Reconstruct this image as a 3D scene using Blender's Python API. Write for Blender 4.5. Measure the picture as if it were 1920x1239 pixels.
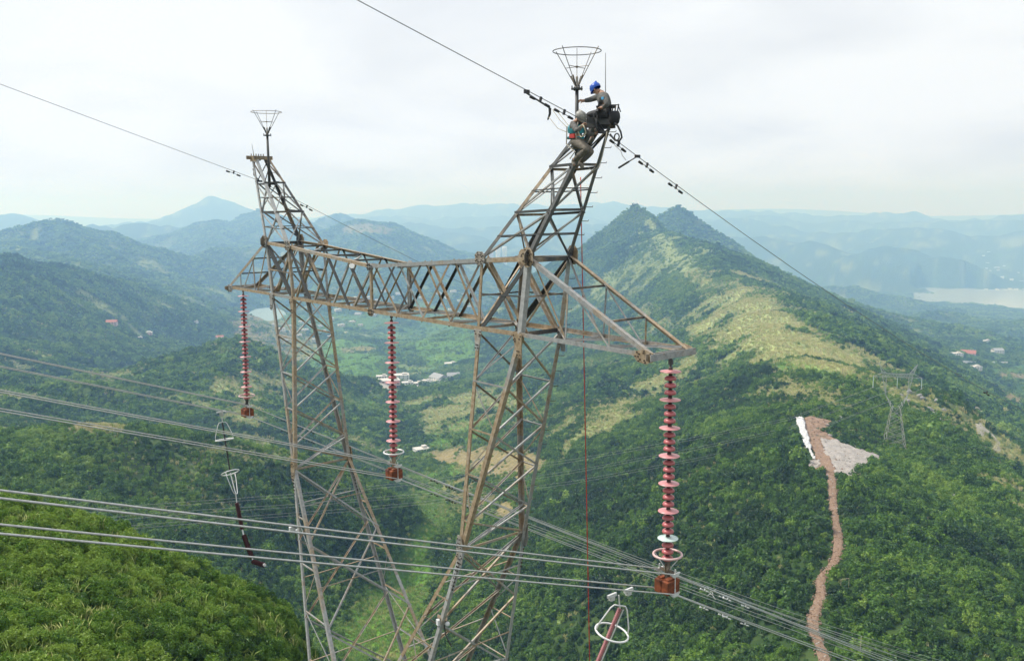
import bpy, bmesh, math, random
import numpy as np
from mathutils import Vector, Matrix

for o in list(bpy.data.objects):
    bpy.data.objects.remove(o)
scene = bpy.context.scene
COL = scene.collection
rnd = random.Random(7)

# ------------------------------------------------------------------ camera
FOC = 1677.15; PITCH = 0.1399; ROLL = -0.0086
cam_d = bpy.data.cameras.new("camera"); cam = bpy.data.objects.new("camera", cam_d); COL.objects.link(cam)
cam_d.sensor_fit = 'HORIZONTAL'; cam_d.sensor_width = 36.0; cam_d.lens = 36.0 * FOC / 1920.0
cam_d.clip_start = 0.5; cam_d.clip_end = 60000
cam.matrix_world = Matrix.Rotation(math.pi / 2 - PITCH, 4, 'X') @ Matrix.Rotation(ROLL, 4, 'Z')
scene.camera = cam

# ------------------------------------------------------------------ sky, sun, exposure
SUN_EL, SUN_AZ = math.radians(52), math.radians(285)      # azimuth clockwise from +Y
world = bpy.data.worlds.new("World"); scene.world = world; world.use_nodes = True
wn, wl = world.node_tree.nodes, world.node_tree.links
wn.clear()
w_out = wn.new('ShaderNodeOutputWorld'); w_bg = wn.new('ShaderNodeBackground')
w_sky = wn.new('ShaderNodeTexSky'); w_sky.sky_type = 'NISHITA'; w_sky.sun_disc = False
w_sky.sun_elevation = SUN_EL; w_sky.sun_rotation = SUN_AZ; w_sky.air_density = 1.0; w_sky.dust_density = 2.0
w_tc = wn.new('ShaderNodeTexCoord'); w_sep = wn.new('ShaderNodeSeparateXYZ')
wl.new(w_tc.outputs['Generated'], w_sep.inputs[0])
w_zc = wn.new('ShaderNodeMath'); w_zc.operation = 'MAXIMUM'; w_zc.inputs[1].default_value = 0.0
wl.new(w_sep.outputs['Z'], w_zc.inputs[0])
w_za = wn.new('ShaderNodeMath'); w_za.operation = 'ADD'; w_za.inputs[1].default_value = 0.22
wl.new(w_zc.outputs[0], w_za.inputs[0])
w_dv = wn.new('ShaderNodeVectorMath'); w_dv.operation = 'DIVIDE'
w_cb = wn.new('ShaderNodeCombineXYZ'); w_cb.inputs[2].default_value = 1.0
wl.new(w_za.outputs[0], w_cb.inputs[0]); wl.new(w_za.outputs[0], w_cb.inputs[1])
wl.new(w_tc.outputs['Generated'], w_dv.inputs[0]); wl.new(w_cb.outputs[0], w_dv.inputs[1])
w_n1 = wn.new('ShaderNodeTexNoise'); w_n1.inputs['Scale'].default_value = 1.15; w_n1.inputs['Detail'].default_value = 7
w_n1.inputs['Roughness'].default_value = 0.52; w_n1.inputs['Distortion'].default_value = 0.35
wl.new(w_dv.outputs[0], w_n1.inputs['Vector'])
w_r1 = wn.new('ShaderNodeValToRGB')
w_r1.color_ramp.elements[0].position = 0.34; w_r1.color_ramp.elements[0].color = (8.1, 8.45, 8.95, 1)
w_r1.color_ramp.elements[1].position = 0.60; w_r1.color_ramp.elements[1].color = (9.6, 9.9, 10.2, 1)
wl.new(w_n1.outputs['Fac'], w_r1.inputs[0])
w_mx = wn.new('ShaderNodeMix'); w_mx.data_type = 'RGBA'; w_mx.inputs['Factor'].default_value = 0.95
wl.new(w_sky.outputs[0], w_mx.inputs['A']); wl.new(w_r1.outputs[0], w_mx.inputs['B'])
# towards the horizon the overcast thins to a cool blue-white
w_mr = wn.new('ShaderNodeMapRange'); w_mr.inputs['From Min'].default_value = 0.0; w_mr.inputs['From Max'].default_value = 0.16; w_mr.interpolation_type = 'SMOOTHSTEP'
wl.new(w_zc.outputs[0], w_mr.inputs['Value'])
w_hz = wn.new('ShaderNodeMix'); w_hz.data_type = 'RGBA'; w_hz.blend_type = 'MULTIPLY'; w_hz.inputs['Factor'].default_value = 1.0
w_hr = wn.new('ShaderNodeValToRGB'); w_hr.color_ramp.elements[0].color = (0.98, 1.0, 1.08, 1); w_hr.color_ramp.elements[1].color = (1, 1, 1, 1)
wl.new(w_mr.outputs[0], w_hr.inputs[0]); wl.new(w_mx.outputs['Result'], w_hz.inputs['A']); wl.new(w_hr.outputs[0], w_hz.inputs['B'])
wl.new(w_hz.outputs['Result'], w_bg.inputs['Color']); w_bg.inputs['Strength'].default_value = 0.105
wl.new(w_bg.outputs[0], w_out.inputs['Surface'])

sun_d = bpy.data.lights.new("sun", 'SUN'); sun = bpy.data.objects.new("sun", sun_d); COL.objects.link(sun)
sun_d.energy = 4.2; sun_d.angle = math.radians(9); sun_d.color = (1.0, 0.96, 0.89)
sdir = Vector((math.sin(SUN_AZ) * math.cos(SUN_EL), math.cos(SUN_AZ) * math.cos(SUN_EL), math.sin(SUN_EL)))
sun.rotation_euler = sdir.to_track_quat('Z', 'Y').to_euler()

scene.view_settings.view_transform = 'Standard'; scene.view_settings.look = 'None'
scene.view_settings.exposure = 0.0; scene.view_settings.gamma = 1.0; scene.view_settings.use_curve_mapping = False
scene.render.engine = 'CYCLES'
scene.cycles.use_denoising = True
scene.cycles.max_bounces = 6; scene.cycles.diffuse_bounces = 3; scene.cycles.glossy_bounces = 2
scene.cycles.transmission_bounces = 2; scene.cycles.transparent_max_bounces = 8; scene.cycles.volume_bounces = 5

# ------------------------------------------------------------------ helpers
def mesh_obj(name, verts, faces, mats, parent=None, link=True, smooth=False, fmat=None):
    me = bpy.data.meshes.new(name)
    me.from_pydata([tuple(v) for v in verts], [], [tuple(f) for f in faces])
    for m in (mats if isinstance(mats, (list, tuple)) else [mats]):
        me.materials.append(m)
    if fmat is not None:
        me.polygons.foreach_set('material_index', np.array(fmat, dtype=np.int32))
    if smooth:
        me.polygons.foreach_set('use_smooth', np.ones(len(me.polygons), dtype=bool))
    me.update()
    o = bpy.data.objects.new(name, me)
    if link:
        COL.objects.link(o)
    if parent is not None:
        o.parent = parent
    return o

def np_mesh(name, V, F, mats, smooth=False):
    """big meshes from numpy arrays (quads or tris)"""
    me = bpy.data.meshes.new(name)
    n = F.shape[1]
    me.vertices.add(len(V)); me.vertices.foreach_set('co', V.astype(np.float32).ravel())
    me.loops.add(F.size); me.loops.foreach_set('vertex_index', F.astype(np.int32).ravel())
    me.polygons.add(len(F)); me.polygons.foreach_set('loop_start', np.arange(0, F.size, n, dtype=np.int32))
    me.polygons.foreach_set('use_smooth', np.full(len(F), smooth, dtype=bool))
    for m in (mats if isinstance(mats, (list, tuple)) else [mats]):
        me.materials.append(m)
    me.update(calc_edges=True); me.validate()
    return me

def thing(name, label, cat, loc=(0, 0, 0), group=None, rotz=0.0):
    o = bpy.data.objects.new(name, None); COL.objects.link(o)
    o.location = loc; o.rotation_euler = (0, 0, rotz); o.empty_display_size = 0.2
    return tag(o, label, cat, group)

def tag(o, label=None, cat=None, group=None, kind=None):
    if label: o['label'] = label
    if cat: o['category'] = cat
    if group: o['group'] = group
    if kind: o['kind'] = kind
    return o

def copy_tree(o, parent=None):
    c = o.copy(); COL.objects.link(c); c.parent = parent
    for ch in list(o.children):
        copy_tree(ch, c)
    return c

class MB:
    """collects simple solids into one mesh"""
    def __init__(s): s.V = []; s.F = []; s.M = []
    def add(s, verts, faces, m=0):
        b = len(s.V); s.V += [tuple(v) for v in verts]; s.F += [tuple(i + b for i in f) for f in faces]; s.M += [m] * len(faces)
    def box(s, c, size, R=None, m=0):
        c = Vector(c); hx, hy, hz = [q / 2 for q in size]
        vs = [Vector((x, y, z)) for x in (-hx, hx) for y in (-hy, hy) for z in (-hz, hz)]
        if R is not None: vs = [R @ v for v in vs]
        s.add([v + c for v in vs], [(0, 1, 3, 2), (4, 6, 7, 5), (0, 4, 5, 1), (2, 3, 7, 6), (0, 2, 6, 4), (1, 5, 7, 3)], m)
    def bar(s, a, b, w, h, up=None, m=0):
        a, b = Vector(a), Vector(b); t = (b - a); L = t.length
        if L < 1e-6: return
        t /= L; up = Vector(up) if up is not None else Vector((0, 0, 1))
        if abs(t.dot(up)) > 0.97: up = Vector((1, 0, 0))
        x = t.cross(up).normalized(); y = x.cross(t)
        R = Matrix((x, y, t)).transposed(); s.box((a + b) / 2, (w, h, L), R, m)
    def tube(s, pts, r, n=8, m=0, closed=False, cap=True):
        pts = [Vector(p) for p in pts]; N = len(pts)
        rs = r if isinstance(r, (list, tuple)) else [r] * N
        rings = []; prev = None
        for i, p in enumerate(pts):
            if closed: t = (pts[(i + 1) % N] - pts[i - 1])
            else: t = pts[min(i + 1, N - 1)] - pts[max(i - 1, 0)]
            if t.length < 1e-9: t = Vector((0, 0, 1))
            t.normalize()
            if prev is None:
                ref = Vector((0, 0, 1)) if abs(t.z) < .9 else Vector((1, 0, 0)); x = t.cross(ref).normalized()
            else:
                x = (prev - t * prev.dot(t)).normalized()
            prev = x; y = t.cross(x)
            rings.append([p + (x * math.cos(2 * math.pi * k / n) + y * math.sin(2 * math.pi * k / n)) * rs[i] for k in range(n)])
        b = len(s.V); V = [v for R in rings for v in R]; F = []
        for i in range(N if closed else N - 1):
            j = (i + 1) % N
            for k in range(n):
                F.append((i * n + k, i * n + (k + 1) % n, j * n + (k + 1) % n, j * n + k))
        if cap and not closed:
            F.append(tuple(range(n - 1, -1, -1))); F.append(tuple((N - 1) * n + k for k in range(n)))
        s.add(V, F, m)
    def lathe(s, prof, c=(0, 0, 0), n=16, R=None, m=0, ms=None):
        c = Vector(c); V = []; N = len(prof)
        for (r, z) in prof:
            for k in range(n):
                v = Vector((r * math.cos(2 * math.pi * k / n), r * math.sin(2 * math.pi * k / n), z))
                if R is not None: v = R @ v
                V.append(v + c)
        for i in range(N - 1):
            F = [(i * n + k, i * n + (k + 1) % n, (i + 1) * n + (k + 1) % n, (i + 1) * n + k) for k in range(n)]
            b = len(s.F)
            if i == 0: s.add(V, F, m if ms is None else ms[0]); base = len(s.V) - len(V)
            else:
                s.F += [tuple(q + base for q in f) for f in F]; s.M += [m if ms is None else ms[i]] * n
    def build(s, name, mats, parent=None, smooth=False, link=True):
        return mesh_obj(name, s.V, s.F, mats, parent, link, smooth, s.M)

def ray(px, py):
    c, s = math.cos(ROLL), math.sin(ROLL)
    dx, dy = px - 960.0, py - 619.5
    X = (c * dx + s * dy) / FOC; U = -(-s * dx + c * dy) / FOC
    return np.array([X, math.cos(PITCH) + U * math.sin(PITCH), -math.sin(PITCH) + U * math.cos(PITCH)])

def at(px, py, d):
    """point seen at a photo pixel, d metres away horizontally"""
    r = ray(px, py); return r * (d / math.hypot(r[0], r[1]))

def azm(px, d, z):
    r = ray(px, 600); k = d / math.hypot(r[0], r[1]); return np.array([r[0] * k, r[1] * k, z])

# ------------------------------------------------------------------ materials
MATS = {}
def mat_nodes(name):
    m = bpy.data.materials.new(name); m.use_nodes = True; MATS[name] = m
    nt = m.node_tree; b = nt.nodes['Principled BSDF']
    return m, nt.nodes, nt.links, b

def simple_mat(name, col, rough=0.6, metal=0.0, var=0.12, scale=6.0, bump=0.0, spec=0.5):
    m, N, L, b = mat_nodes(name)
    tc = N.new('ShaderNodeTexCoord'); nz = N.new('ShaderNodeTexNoise')
    nz.inputs['Scale'].default_value = scale; nz.inputs['Detail'].default_value = 4
    L.new(tc.outputs['Object'], nz.inputs['Vector'])
    mp = N.new('ShaderNodeMapRange'); mp.inputs['From Min'].default_value = 0.3; mp.inputs['From Max'].default_value = 0.7
    mp.inputs['To Min'].default_value = 1 - var; mp.inputs['To Max'].default_value = 1 + var
    L.new(nz.outputs['Fac'], mp.inputs['Value'])
    mul = N.new('ShaderNodeVectorMath'); mul.operation = 'SCALE'; mul.inputs[0].default_value = col[:3]
    L.new(mp.outputs[0], mul.inputs['Scale']); L.new(mul.outputs[0], b.inputs['Base Color'])
    b.inputs['Roughness'].default_value = rough; b.inputs['Metallic'].default_value = metal
    b.inputs['Specular IOR Level'].default_value = spec
    if bump:
        bp = N.new('ShaderNodeBump'); bp.inputs['Strength'].default_value = bump; bp.inputs['Distance'].default_value = 0.02
        L.new(nz.outputs['Fac'], bp.inputs['Height']); L.new(bp.outputs[0], b.inputs['Normal'])
    return m
# ------------------------------------------------------------------ terrain height
_rs = np.random.RandomState(11)
_perm = np.concatenate([_rs.permutation(256)] * 3)
_grad = np.array([(math.cos(a), math.sin(a)) for a in np.linspace(0, 2 * math.pi, 16, endpoint=False)])
def perlin(x, y, seed=0):
    xi = np.floor(x).astype(np.int64); yi = np.floor(y).astype(np.int64)
    xf = x - xi; yf = y - yi
    u = xf * xf * xf * (xf * (xf * 6 - 15) + 10); v = yf * yf * yf * (yf * (yf * 6 - 15) + 10)
    def g(ix, iy, fx, fy):
        h = _perm[(_perm[(ix + seed * 17) & 255] + iy) & 255] & 15
        return _grad[h, 0] * fx + _grad[h, 1] * fy
    a = g(xi, yi, xf, yf); b = g(xi + 1, yi, xf - 1, yf); c = g(xi, yi + 1, xf, yf - 1); d = g(xi + 1, yi + 1, xf - 1, yf - 1)
    return (a + u * (b - a)) * (1 - v) + (c + u * (d - c)) * v
def fbm(x, y, octs, seed=0, gain=0.5):
    r = 0; a = 1.0
    for i in range(octs):
        r = r + a * perlin(x * 2 ** i, y * 2 ** i, seed + i); a *= gain
    return r
def ridged(x, y, octs, seed=0, gain=0.5):
    r = 0; a = 1.0
    for i in range(octs):
        r = r + a * (0.5 - np.abs(perlin(x * 2 ** i, y * 2 ** i, seed + i)) * 1.6); a *= gain
    return r

def wd(d):
    if d > 4000: return 6400 + (d - 4000) * .75
    return d if d <= 500 else d * (1 + 0.60 * min(1.0, (d - 500) / 1000.0))
CTRL = []
def cp(*pts):
    for p in pts: CTRL.append(at(p[0], p[1], wd(p[2])))
def cz(*pts):
    for p in pts: CTRL.append(azm(p[0], wd(p[1]), p[2] * wd(p[1]) / p[1]))
def cpl(*pts, n=4):
    for a, b_ in zip(pts[:-1], pts[1:]):
        for k in range(n): cp([a[i] + (b_[i] - a[i]) * k / n for i in range(3)])
    cp(pts[-1])
# the hill the pylon stands on, its crest and its hidden back
cpl((-120, 918, 84), (0, 952, 80), (150, 983, 80), (300, 1047, 78), (450, 1116, 76), (560, 1174, 74))
cp((100, 1239, 45), (300, 1239, 50), (480, 1239, 58), (0, 1100, 58), (300, 1130, 62), (-150, 1100, 55))
cz((0, 115, -54), (0, 170, -90), (0, 260, -122), (300, 115, -66), (300, 170, -108), (300, 250, -140), (560, 110, -72), (560, 170, -118),
   (560, 250, -150), (700, 40, -42), (700, 75, -64), (700, 120, -96), (700, 200, -138), (700, 330, -163), (900, 30, -42), (900, 75, -68),
   (900, 120, -99), (900, 200, -140), (900, 300, -156), (1100, 60, -60), (1100, 120, -95), (1100, 200, -127), (1300, 60, -56),
   (1300, 120, -84), (1300, 180, -108), (1550, 60, -52), (1550, 120, -80), (1550, 170, -98), (1900, 60, -55), (1900, 120, -90), (1900, 190, -112))
CTRL += [np.array(p) for p in [(-3.8, 28.3, -35.5), (0, 0, -33), (0, -50, -30), (-40, 0, -22), (50, 0, -45), (-60, 60, -18), (-90, -30, -10), (120, -60, -60),
                               (-300, -200, 20), (300, -300, -80), (0, -600, -40), (-900, -300, 0), (900, -500, -150), (0, -3000, -80)]]
# gully and valley floor
cp((720, 1200, 330), (760, 1080, 415), (790, 1000, 470), (840, 900, 610), (780, 850, 700), (740, 720, 1080), (640, 640, 1400),
   (480, 590, 1750), (560, 620, 1550), (850, 700, 1150), (900, 640, 1500))
# dark wooded hill left of the gully
cpl((-150, 850, 400), (0, 835, 400), (200, 805, 420), (400, 825, 430), (600, 872, 440), (780, 945, 450))
cp((560, 1100, 350), (560, 1165, 335), (700, 1100, 390),
   (300, 1000, 350), (300, 920, 390), (0, 930, 370)  )
cz((0, 560, -150), (200, 560, -152), (400, 580, -165), (600, 600, -182), (750, 560, -186))
# grassy knoll behind it
cpl((-100, 800, 620), (100, 770, 680), (200, 730, 760), (350, 690, 830), (430, 647, 900), (520, 662, 920), (600, 700, 900), (680, 760, 850), n=3)
cp((400, 760, 700))
cz((430, 1100, -190), (250, 1010, -186))
# right ridge: left flank
cp((950, 740, 830), (1040, 700, 850), (1100, 760, 640), (1150, 850, 500), (1000, 900, 520), (900, 860, 620), (1000, 1100, 330), (900, 1100, 360),
   (1200, 1000, 330), (1300, 900, 345), (1400, 1100, 245), (1250, 1200, 240), (1100, 1239, 270))
# right ridge: crest to the peak
cpl((1545, 1239, 200), (1555, 1000, 270), (1560, 850, 360), (1680, 841, 430), (1560, 770, 440), (1480, 690, 560), (1430, 630, 720), (1400, 575, 880),
   (1360, 545, 1020), (1320, 500, 1150), (1270, 460, 1300), (1236, 432, 1420))
# right flank
cp((1750, 900, 380), (1850, 1000, 330), (1900, 1200, 230), (1900, 900, 420), (1800, 760, 560), (1870, 830, 640), (1840, 770, 760), (1880, 700, 1250),
   (1650, 640, 820), (1550, 580, 1000), (1450, 530, 1150), (1350, 470, 1350), (1820, 665, 1350), (1860, 640, 1500))
cp((1110, 475, 1480), (1095, 560, 1350), (1090, 640, 1150), (1200, 560, 1250), (1250, 620, 1000), (1300, 640, 880), (1350, 700, 680),
   (1300, 780, 530), (1200, 760, 660), (1420, 500, 1700), (1500, 530, 1600), (1620, 590, 1450))
cz((1193, 1900, -150), (1100, 1900, -205), (1000, 2200, -235), (1350, 2400, -200))
cp((1800, 614, 1600), (1700, 632, 1500), (1880, 640, 1560)); cz((1800, 1900, -268), (1950, 1200, -235), (2100, 900, -220), (2100, 500, -170), (2300, 1500, -260))
cz((1035, 1500, -100), (1000, 1500, -122), (950, 1480, -150), (900, 1450, -185), (900, 1700, -225), (1050, 1700, -170), (1120, 1650, -140), (1000, 1900, -226), (1160, 1650, -115))
cp((1240, 436, 1500), (1300, 470, 1480), (1350, 492, 1450))
# left wooded slope
cpl((-100, 474, 1250), (0, 481, 1270), (150, 515, 1320), (300, 553, 1420), (420, 604, 1580))
cp((0, 600, 1100), (150, 650, 1080), (300, 640, 1300), (50, 720, 860), (200, 690, 1020))
cz((0, 1800, -225), (150, 1850, -232), (300, 1900, -240), (-200, 1800, -190), (-400, 900, -70))
# far lowland
for px in (-600, -200, 200, 600, 1000): cz((px, 2600, -245), (px, 4200, -320), (px, 8000, -380), (px, 15000, -390))
for px in (1400, 1800, 2200, 2800): cz((px, 2300, -285), (px, 4200, -400), (px, 8000, -400), (px, 15000, -400))
C = np.array(CTRL)
def emb(x, y):
    d = np.hypot(x, y) + 25.0
    return np.stack([np.arctan2(x, y) * 2.2, np.log(d) * 1.5], -1)
CE = emb(C[:, 0], C[:, 1])
def phi(a, b):
    q = ((a[:, None, :] - b[None, :, :]) ** 2).sum(-1)
    return np.sqrt(q + 0.0009)
_n = len(C); _A = np.zeros((_n + 3, _n + 3)); _A[:_n, :_n] = phi(CE, CE) - 0.004 * np.eye(_n)
_A[:_n, _n] = 1; _A[:_n, _n + 1:] = CE; _A[_n:, :_n] = _A[:_n, _n:].T
RW = np.linalg.solve(_A, np.concatenate([C[:, 2], [0, 0, 0]]))

RIDGES = []
_rr = np.random.RandomState(3)
def ridge(pts, slope, k=12.0):
    if pts[0][2] > 4500:            # far crests are broken up into summits and saddles
        q = []
        for a, b_ in zip(pts[:-1], pts[1:]):
            for j in range(4): t = j / 4; q.append((a[0] + (b_[0] - a[0]) * t, a[1] + (b_[1] - a[1]) * t + (_rr.uniform(-2.6, 3.4) if j else 0), a[2] * (1 + (_rr.uniform(-.02, .02) if j else 0))))
        pts = q + [pts[-1]]
    _ridge(pts, slope, k)
def _ridge(pts, slope, k):
    RIDGES.append((np.array([at(p[0], p[1], wd(p[2])) for p in pts]), slope, k))
ridge([(1224, 416, 1450), (1208, 399, 1490), (1194, 387, 1500), (1183, 393, 1505), (1168, 409, 1520)], 0.95, 5)
ridge([(1244, 420, 1880), (1258, 404, 1900), (1272, 391, 1900), (1288, 400, 1890), (1340, 438, 1850), (1390, 478, 1780), (1430, 505, 1700)], 0.8, 6)
ridge([(-90, 445, 2200), (0, 429, 2250), (55, 413, 2250), (85, 410, 2250), (120, 415, 2260), (160, 422, 2300), (205, 430, 2300), (225, 445, 2310), (260, 465, 2330), (310, 490, 2350), (350, 520, 2450)], 0.5)
ridge([(85, 410, 2250), (150, 455, 2050), (230, 500, 1900), (290, 530, 1800)], 0.5)
ridge([(205, 430, 2300), (260, 480, 2100), (330, 540, 1900)], 0.5)
ridge([(0, 429, 2250), (60, 470, 1900), (150, 500, 1600)], 0.45)
ridge([(320, 442, 3600), (350, 426, 3600), (372, 414, 3600), (400, 410, 3600), (430, 420, 3700), (470, 404, 3700), (490, 396, 3700), (520, 402, 3700), (560, 430, 3700), (600, 450, 3700)], 0.48)
ridge([(400, 410, 3600), (420, 450, 3200), (450, 480, 2800)], 0.45)
ridge([(490, 396, 3700), (480, 440, 3300), (440, 490, 2700), (400, 520, 2300)], 0.42)
ridge([(330, 510, 2300), (400, 480, 2500), (460, 470, 2600), (540, 490, 2600), (600, 530, 2400)], 0.42)
ridge([(180, 422, 4800), (220, 432, 4700), (265, 423, 4800), (330, 430, 4800), (380, 440, 4600)], 0.4)
ridge([(590, 440, 4300), (615, 412, 4300), (638, 401, 4300), (660, 408, 4300), (690, 432, 4400)], 0.5)
ridge([(560, 460, 2950), (590, 440, 2950), (640, 428, 2900), (690, 424, 2900), (740, 430, 2900), (785, 448, 2880), (815, 468, 2820), (840, 490, 2700)], 0.42)
ridge([(690, 424, 2900), (700, 470, 2400), (720, 510, 2000)], 0.4)
ridge([(180, 420, 9000), (260, 414, 9000), (310, 412, 9000), (355, 394, 9000), (403, 373, 9000), (450, 392, 9000), (490, 402, 9000), (560, 408, 9000)], 0.4)
ridge([(-150, 420, 7500), (-40, 412, 7500), (20, 402, 7500), (60, 410, 7500), (130, 422, 7500)], 0.35)
ridge([(620, 405, 12500), (660, 400, 12500), (730, 394, 12500), (800, 387, 12500), (850, 384, 12500), (900, 386, 12500), (960, 383, 12500), (1040, 386, 12500), (1100, 382, 12500),
       (1150, 381, 12500), (1250, 387, 12500), (1320, 394, 12500), (1400, 397, 12500), (1480, 399, 12500), (1560, 404, 12500), (1640, 401, 12500), (1700, 400, 12500), (1760, 408, 12500), (1850, 412, 12500), (1900, 404, 12500), (2050, 400, 12500)], 0.3)
ridge([(700, 430, 7000), (760, 421, 7000), (830, 428, 7000), (900, 432, 7000), (980, 424, 7000), (1080, 420, 7000), (1160, 424, 7000)], 0.35)
ridge([(820, 470, 4600), (870, 456, 4600), (920, 453, 4600), (970, 462, 4500), (1030, 448, 4800), (1090, 440, 5000), (1150, 450, 5000)], 0.38)
ridge([(1290, 420, 8500), (1360, 408, 8500), (1440, 424, 8200), (1540, 436, 8000), (1640, 432, 7800), (1720, 428, 7500), (1760, 431, 7500), (1830, 440, 7500), (1900, 438, 7500), (2000, 428, 7500)], 0.32)
ridge([(1420, 470, 6200), (1480, 462, 6200), (1560, 470, 6000), (1600, 478, 6000)], 0.3)
ridge([(1480, 522, 4900), (1540, 505, 5000), (1590, 490, 5100), (1640, 474, 5200), (1665, 471, 5200), (1690, 478, 5200), (1730, 492, 5050), (1765, 487, 5000), (1800, 500, 4900), (1825, 524, 4800)], 0.36)
ridge([(1450, 560, 2900), (1530, 545, 3100), (1600, 540, 3200), (1650, 550, 3200), (1710, 568, 3100), (1770, 578, 3100), (1830, 588, 3000), (1890, 602, 2900), (1990, 615, 2900)], 0.3)
ridge([(1700, 600, 2300), (1760, 590, 2400), (1850, 600, 2300), (1940, 610, 2200)], 0.3)
ridge([(520, 432, 5600), (580, 424, 5600), (640, 430, 5500), (700, 442, 5400), (780, 448, 5400), (840, 440, 5600), (900, 446, 5500)], 0.4)
ridge([(1120, 436, 5800), (1200, 428, 6000), (1290, 440, 6000), (1360, 452, 5600), (1440, 446, 5800), (1520, 458, 5400)], 0.36)
ridge([(1250, 404, 10500), (1340, 412, 10500), (1420, 405, 10500), (1500, 414, 10400), (1580, 420, 10200), (1660, 412, 10200), (1740, 420, 10000), (1840, 416, 10000), (1960, 420, 10000)], 0.33)
ridge([(600, 418, 9600), (680, 410, 9600), (760, 404, 9800), (840, 410, 9800), (920, 404, 9800), (1000, 412, 9600), (1090, 406, 9600)], 0.33)
LAKE_Z = -612.0
LAKE = np.array([at(px, py, 10)[:2] for px, py in [(1, 1)]])

def seg_ridge(x, y, P, slope, sm=30.0):
    best = np.full(x.shape, -1e9)
    for i in range(len(P) - 1):
        a, b = P[i], P[i + 1]; dx, dy = b[0] - a[0], b[1] - a[1]; L2 = dx * dx + dy * dy
        t = np.clip(((x - a[0]) * dx + (y - a[1]) * dy) / L2, 0, 1)
        dist = np.hypot(x - a[0] - t * dx, y - a[1] - t * dy)
        z = a[2] + t * (b[2] - a[2]) - slope * (np.sqrt(dist * dist + sm * sm) - sm)
        np.maximum(best, z, out=best)
    return best

LAKE_C = at(1850, 540, 3900)[:2]
def lake_mask(x, y):
    """>0 inside the lake basin beyond the right-hand hills"""
    a = np.degrees(np.arctan2(x, y)); d = np.hypot(x, y)
    near = 5700 + np.clip(29.5 - a, 0, 6) * 215 + 60 * np.sin(a * 2.0) + 40 * np.sin(a * 5.1); far = 6980 + np.clip((a - 25) * 27, -200, 240) + 40 * np.sin(a * 3.3)
    w = np.minimum(d - near, far - d); w = np.minimum(w, (a - 24.6) * 110); w = np.minimum(w, (46 - a) * 100)
    return w

POND = at(500, 592, wd(1750)); POND_D = math.hypot(POND[0], POND[1]); POND_A = math.atan2(POND[0], POND[1])
def H(x, y):
    x = np.asarray(x, float); y = np.asarray(y, float); sh = x.shape; x = x.ravel(); y = y.ravel()
    out = np.empty(len(x))
    for s in range(0, len(x), 20000):
        xs, ys = x[s:s + 20000], y[s:s + 20000]; d = np.hypot(xs, ys)
        e = emb(xs, ys); z = phi(e, CE) @ RW[:_n] + RW[_n] + e @ RW[_n + 1:]
        far = np.clip((d - 2100) / 1400, 0, 1); mid = np.clip((d - 150) / 700, 0, 1)
        # warped ridges
        wx = xs + far * (fbm(xs / 420, ys / 420, 3, 3) * 70); wy = ys + far * (fbm(xs / 420, ys / 420, 3, 9) * 70)
        for P, sl, k in RIDGES:
            c = P[:, :2].mean(0); R = np.hypot(*(P[:, :2] - c).T).max() + 420 / sl
            m = (xs - c[0]) ** 2 + (ys - c[1]) ** 2 < R * R
            if not m.any(): continue
            nz = 1 + 0.28 * perlin(xs[m] / 300, ys[m] / 300, 21)
            r = seg_ridge(wx[m], wy[m], P, sl * nz, 8.0 if k < 7 else 30.0)
            q = z[m]; h = np.clip(0.5 + 0.5 * (r - q) / k, 0, 1); z[m] = q * (1 - h) + r * h + k * h * (1 - h)
        # erosion detail grows with distance; the lake shore is low and smooth
        aa = np.degrees(np.arctan2(xs, ys)); far = far * (1 - .8 * np.clip((aa - 20) / 3, 0, 1) * np.clip((d - 3600) / 800, 0, 1) * np.clip((7000 - d) / 300, 0, 1))
        z = z + far * (ridged(xs / 640, ys / 640, 4, 31) - .15) * 38 + far * fbm(xs / 900, ys / 900, 2, 71) * 32
        z = z + mid * (1 - far) * (ridged(xs / 190, ys / 190, 4, 41) - 0.42) * (9 + 13 * np.clip(-np.degrees(np.arctan2(xs, ys)) / 8, 0, 1) * np.clip((d - 550) / 400, 0, 1)) + fbm(xs / 28, ys / 28, 3, 51) * np.clip(d / 90, 0.1, 1) * 1.1
        # rim of distant hills closes the horizon all round
        rim = np.clip((d - 16500) / 3000, 0, 1)
        a = np.arctan2(xs, ys); z = np.maximum(z, -665 + rim * (440 + 70 * np.sin(a * 9) + 40 * np.sin(a * 23 + 1)))
        lk = np.clip(lake_mask(xs, ys) / 60, -1, 1); dl = (d > 4000)
        z = np.where(dl & (lk > -1), np.minimum(z, LAKE_Z - 4 * lk + np.where(lk < 0, 40 * lk * lk, 0)), z)
        dr = d - POND_D; dt = (np.arctan2(xs, ys) - POND_A) * POND_D; ee = (dt / 44) ** 2 + (dr / 170) ** 2 + .35 * perlin(xs / 40, ys / 40, 77)
        z = np.where(ee < 2.2, np.minimum(z, POND[2] - 3 + np.clip(ee - 1, 0, 2) * 16), z)
        out[s:s + 20000] = z
    return out.reshape(sh)

_T = np.exp(np.linspace(math.log(20), math.log(20500), 900))
def hit(px, py):
    """where the ray through a photo pixel meets the ground"""
    r = ray(px, py); r = r / math.hypot(r[0], r[1])
    z = H(r[0] * _T, r[1] * _T); below = (r[2] * _T < z) & (_T > 30)
    i = int(np.argmax(below)) if below.any() else len(_T) - 1
    a, b = _T[i - 1], _T[i]
    for _ in range(12):
        m = (a + b) / 2
        if r[2] * m < H(np.array([r[0] * m]), np.array([r[1] * m]))[0]: b = m
        else: a = m
    m = (a + b) / 2
    return Vector((r[0] * m, r[1] * m, r[2] * m))
def ground(x, y): return float(H(np.array([x]), np.array([y]))[0])

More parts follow.
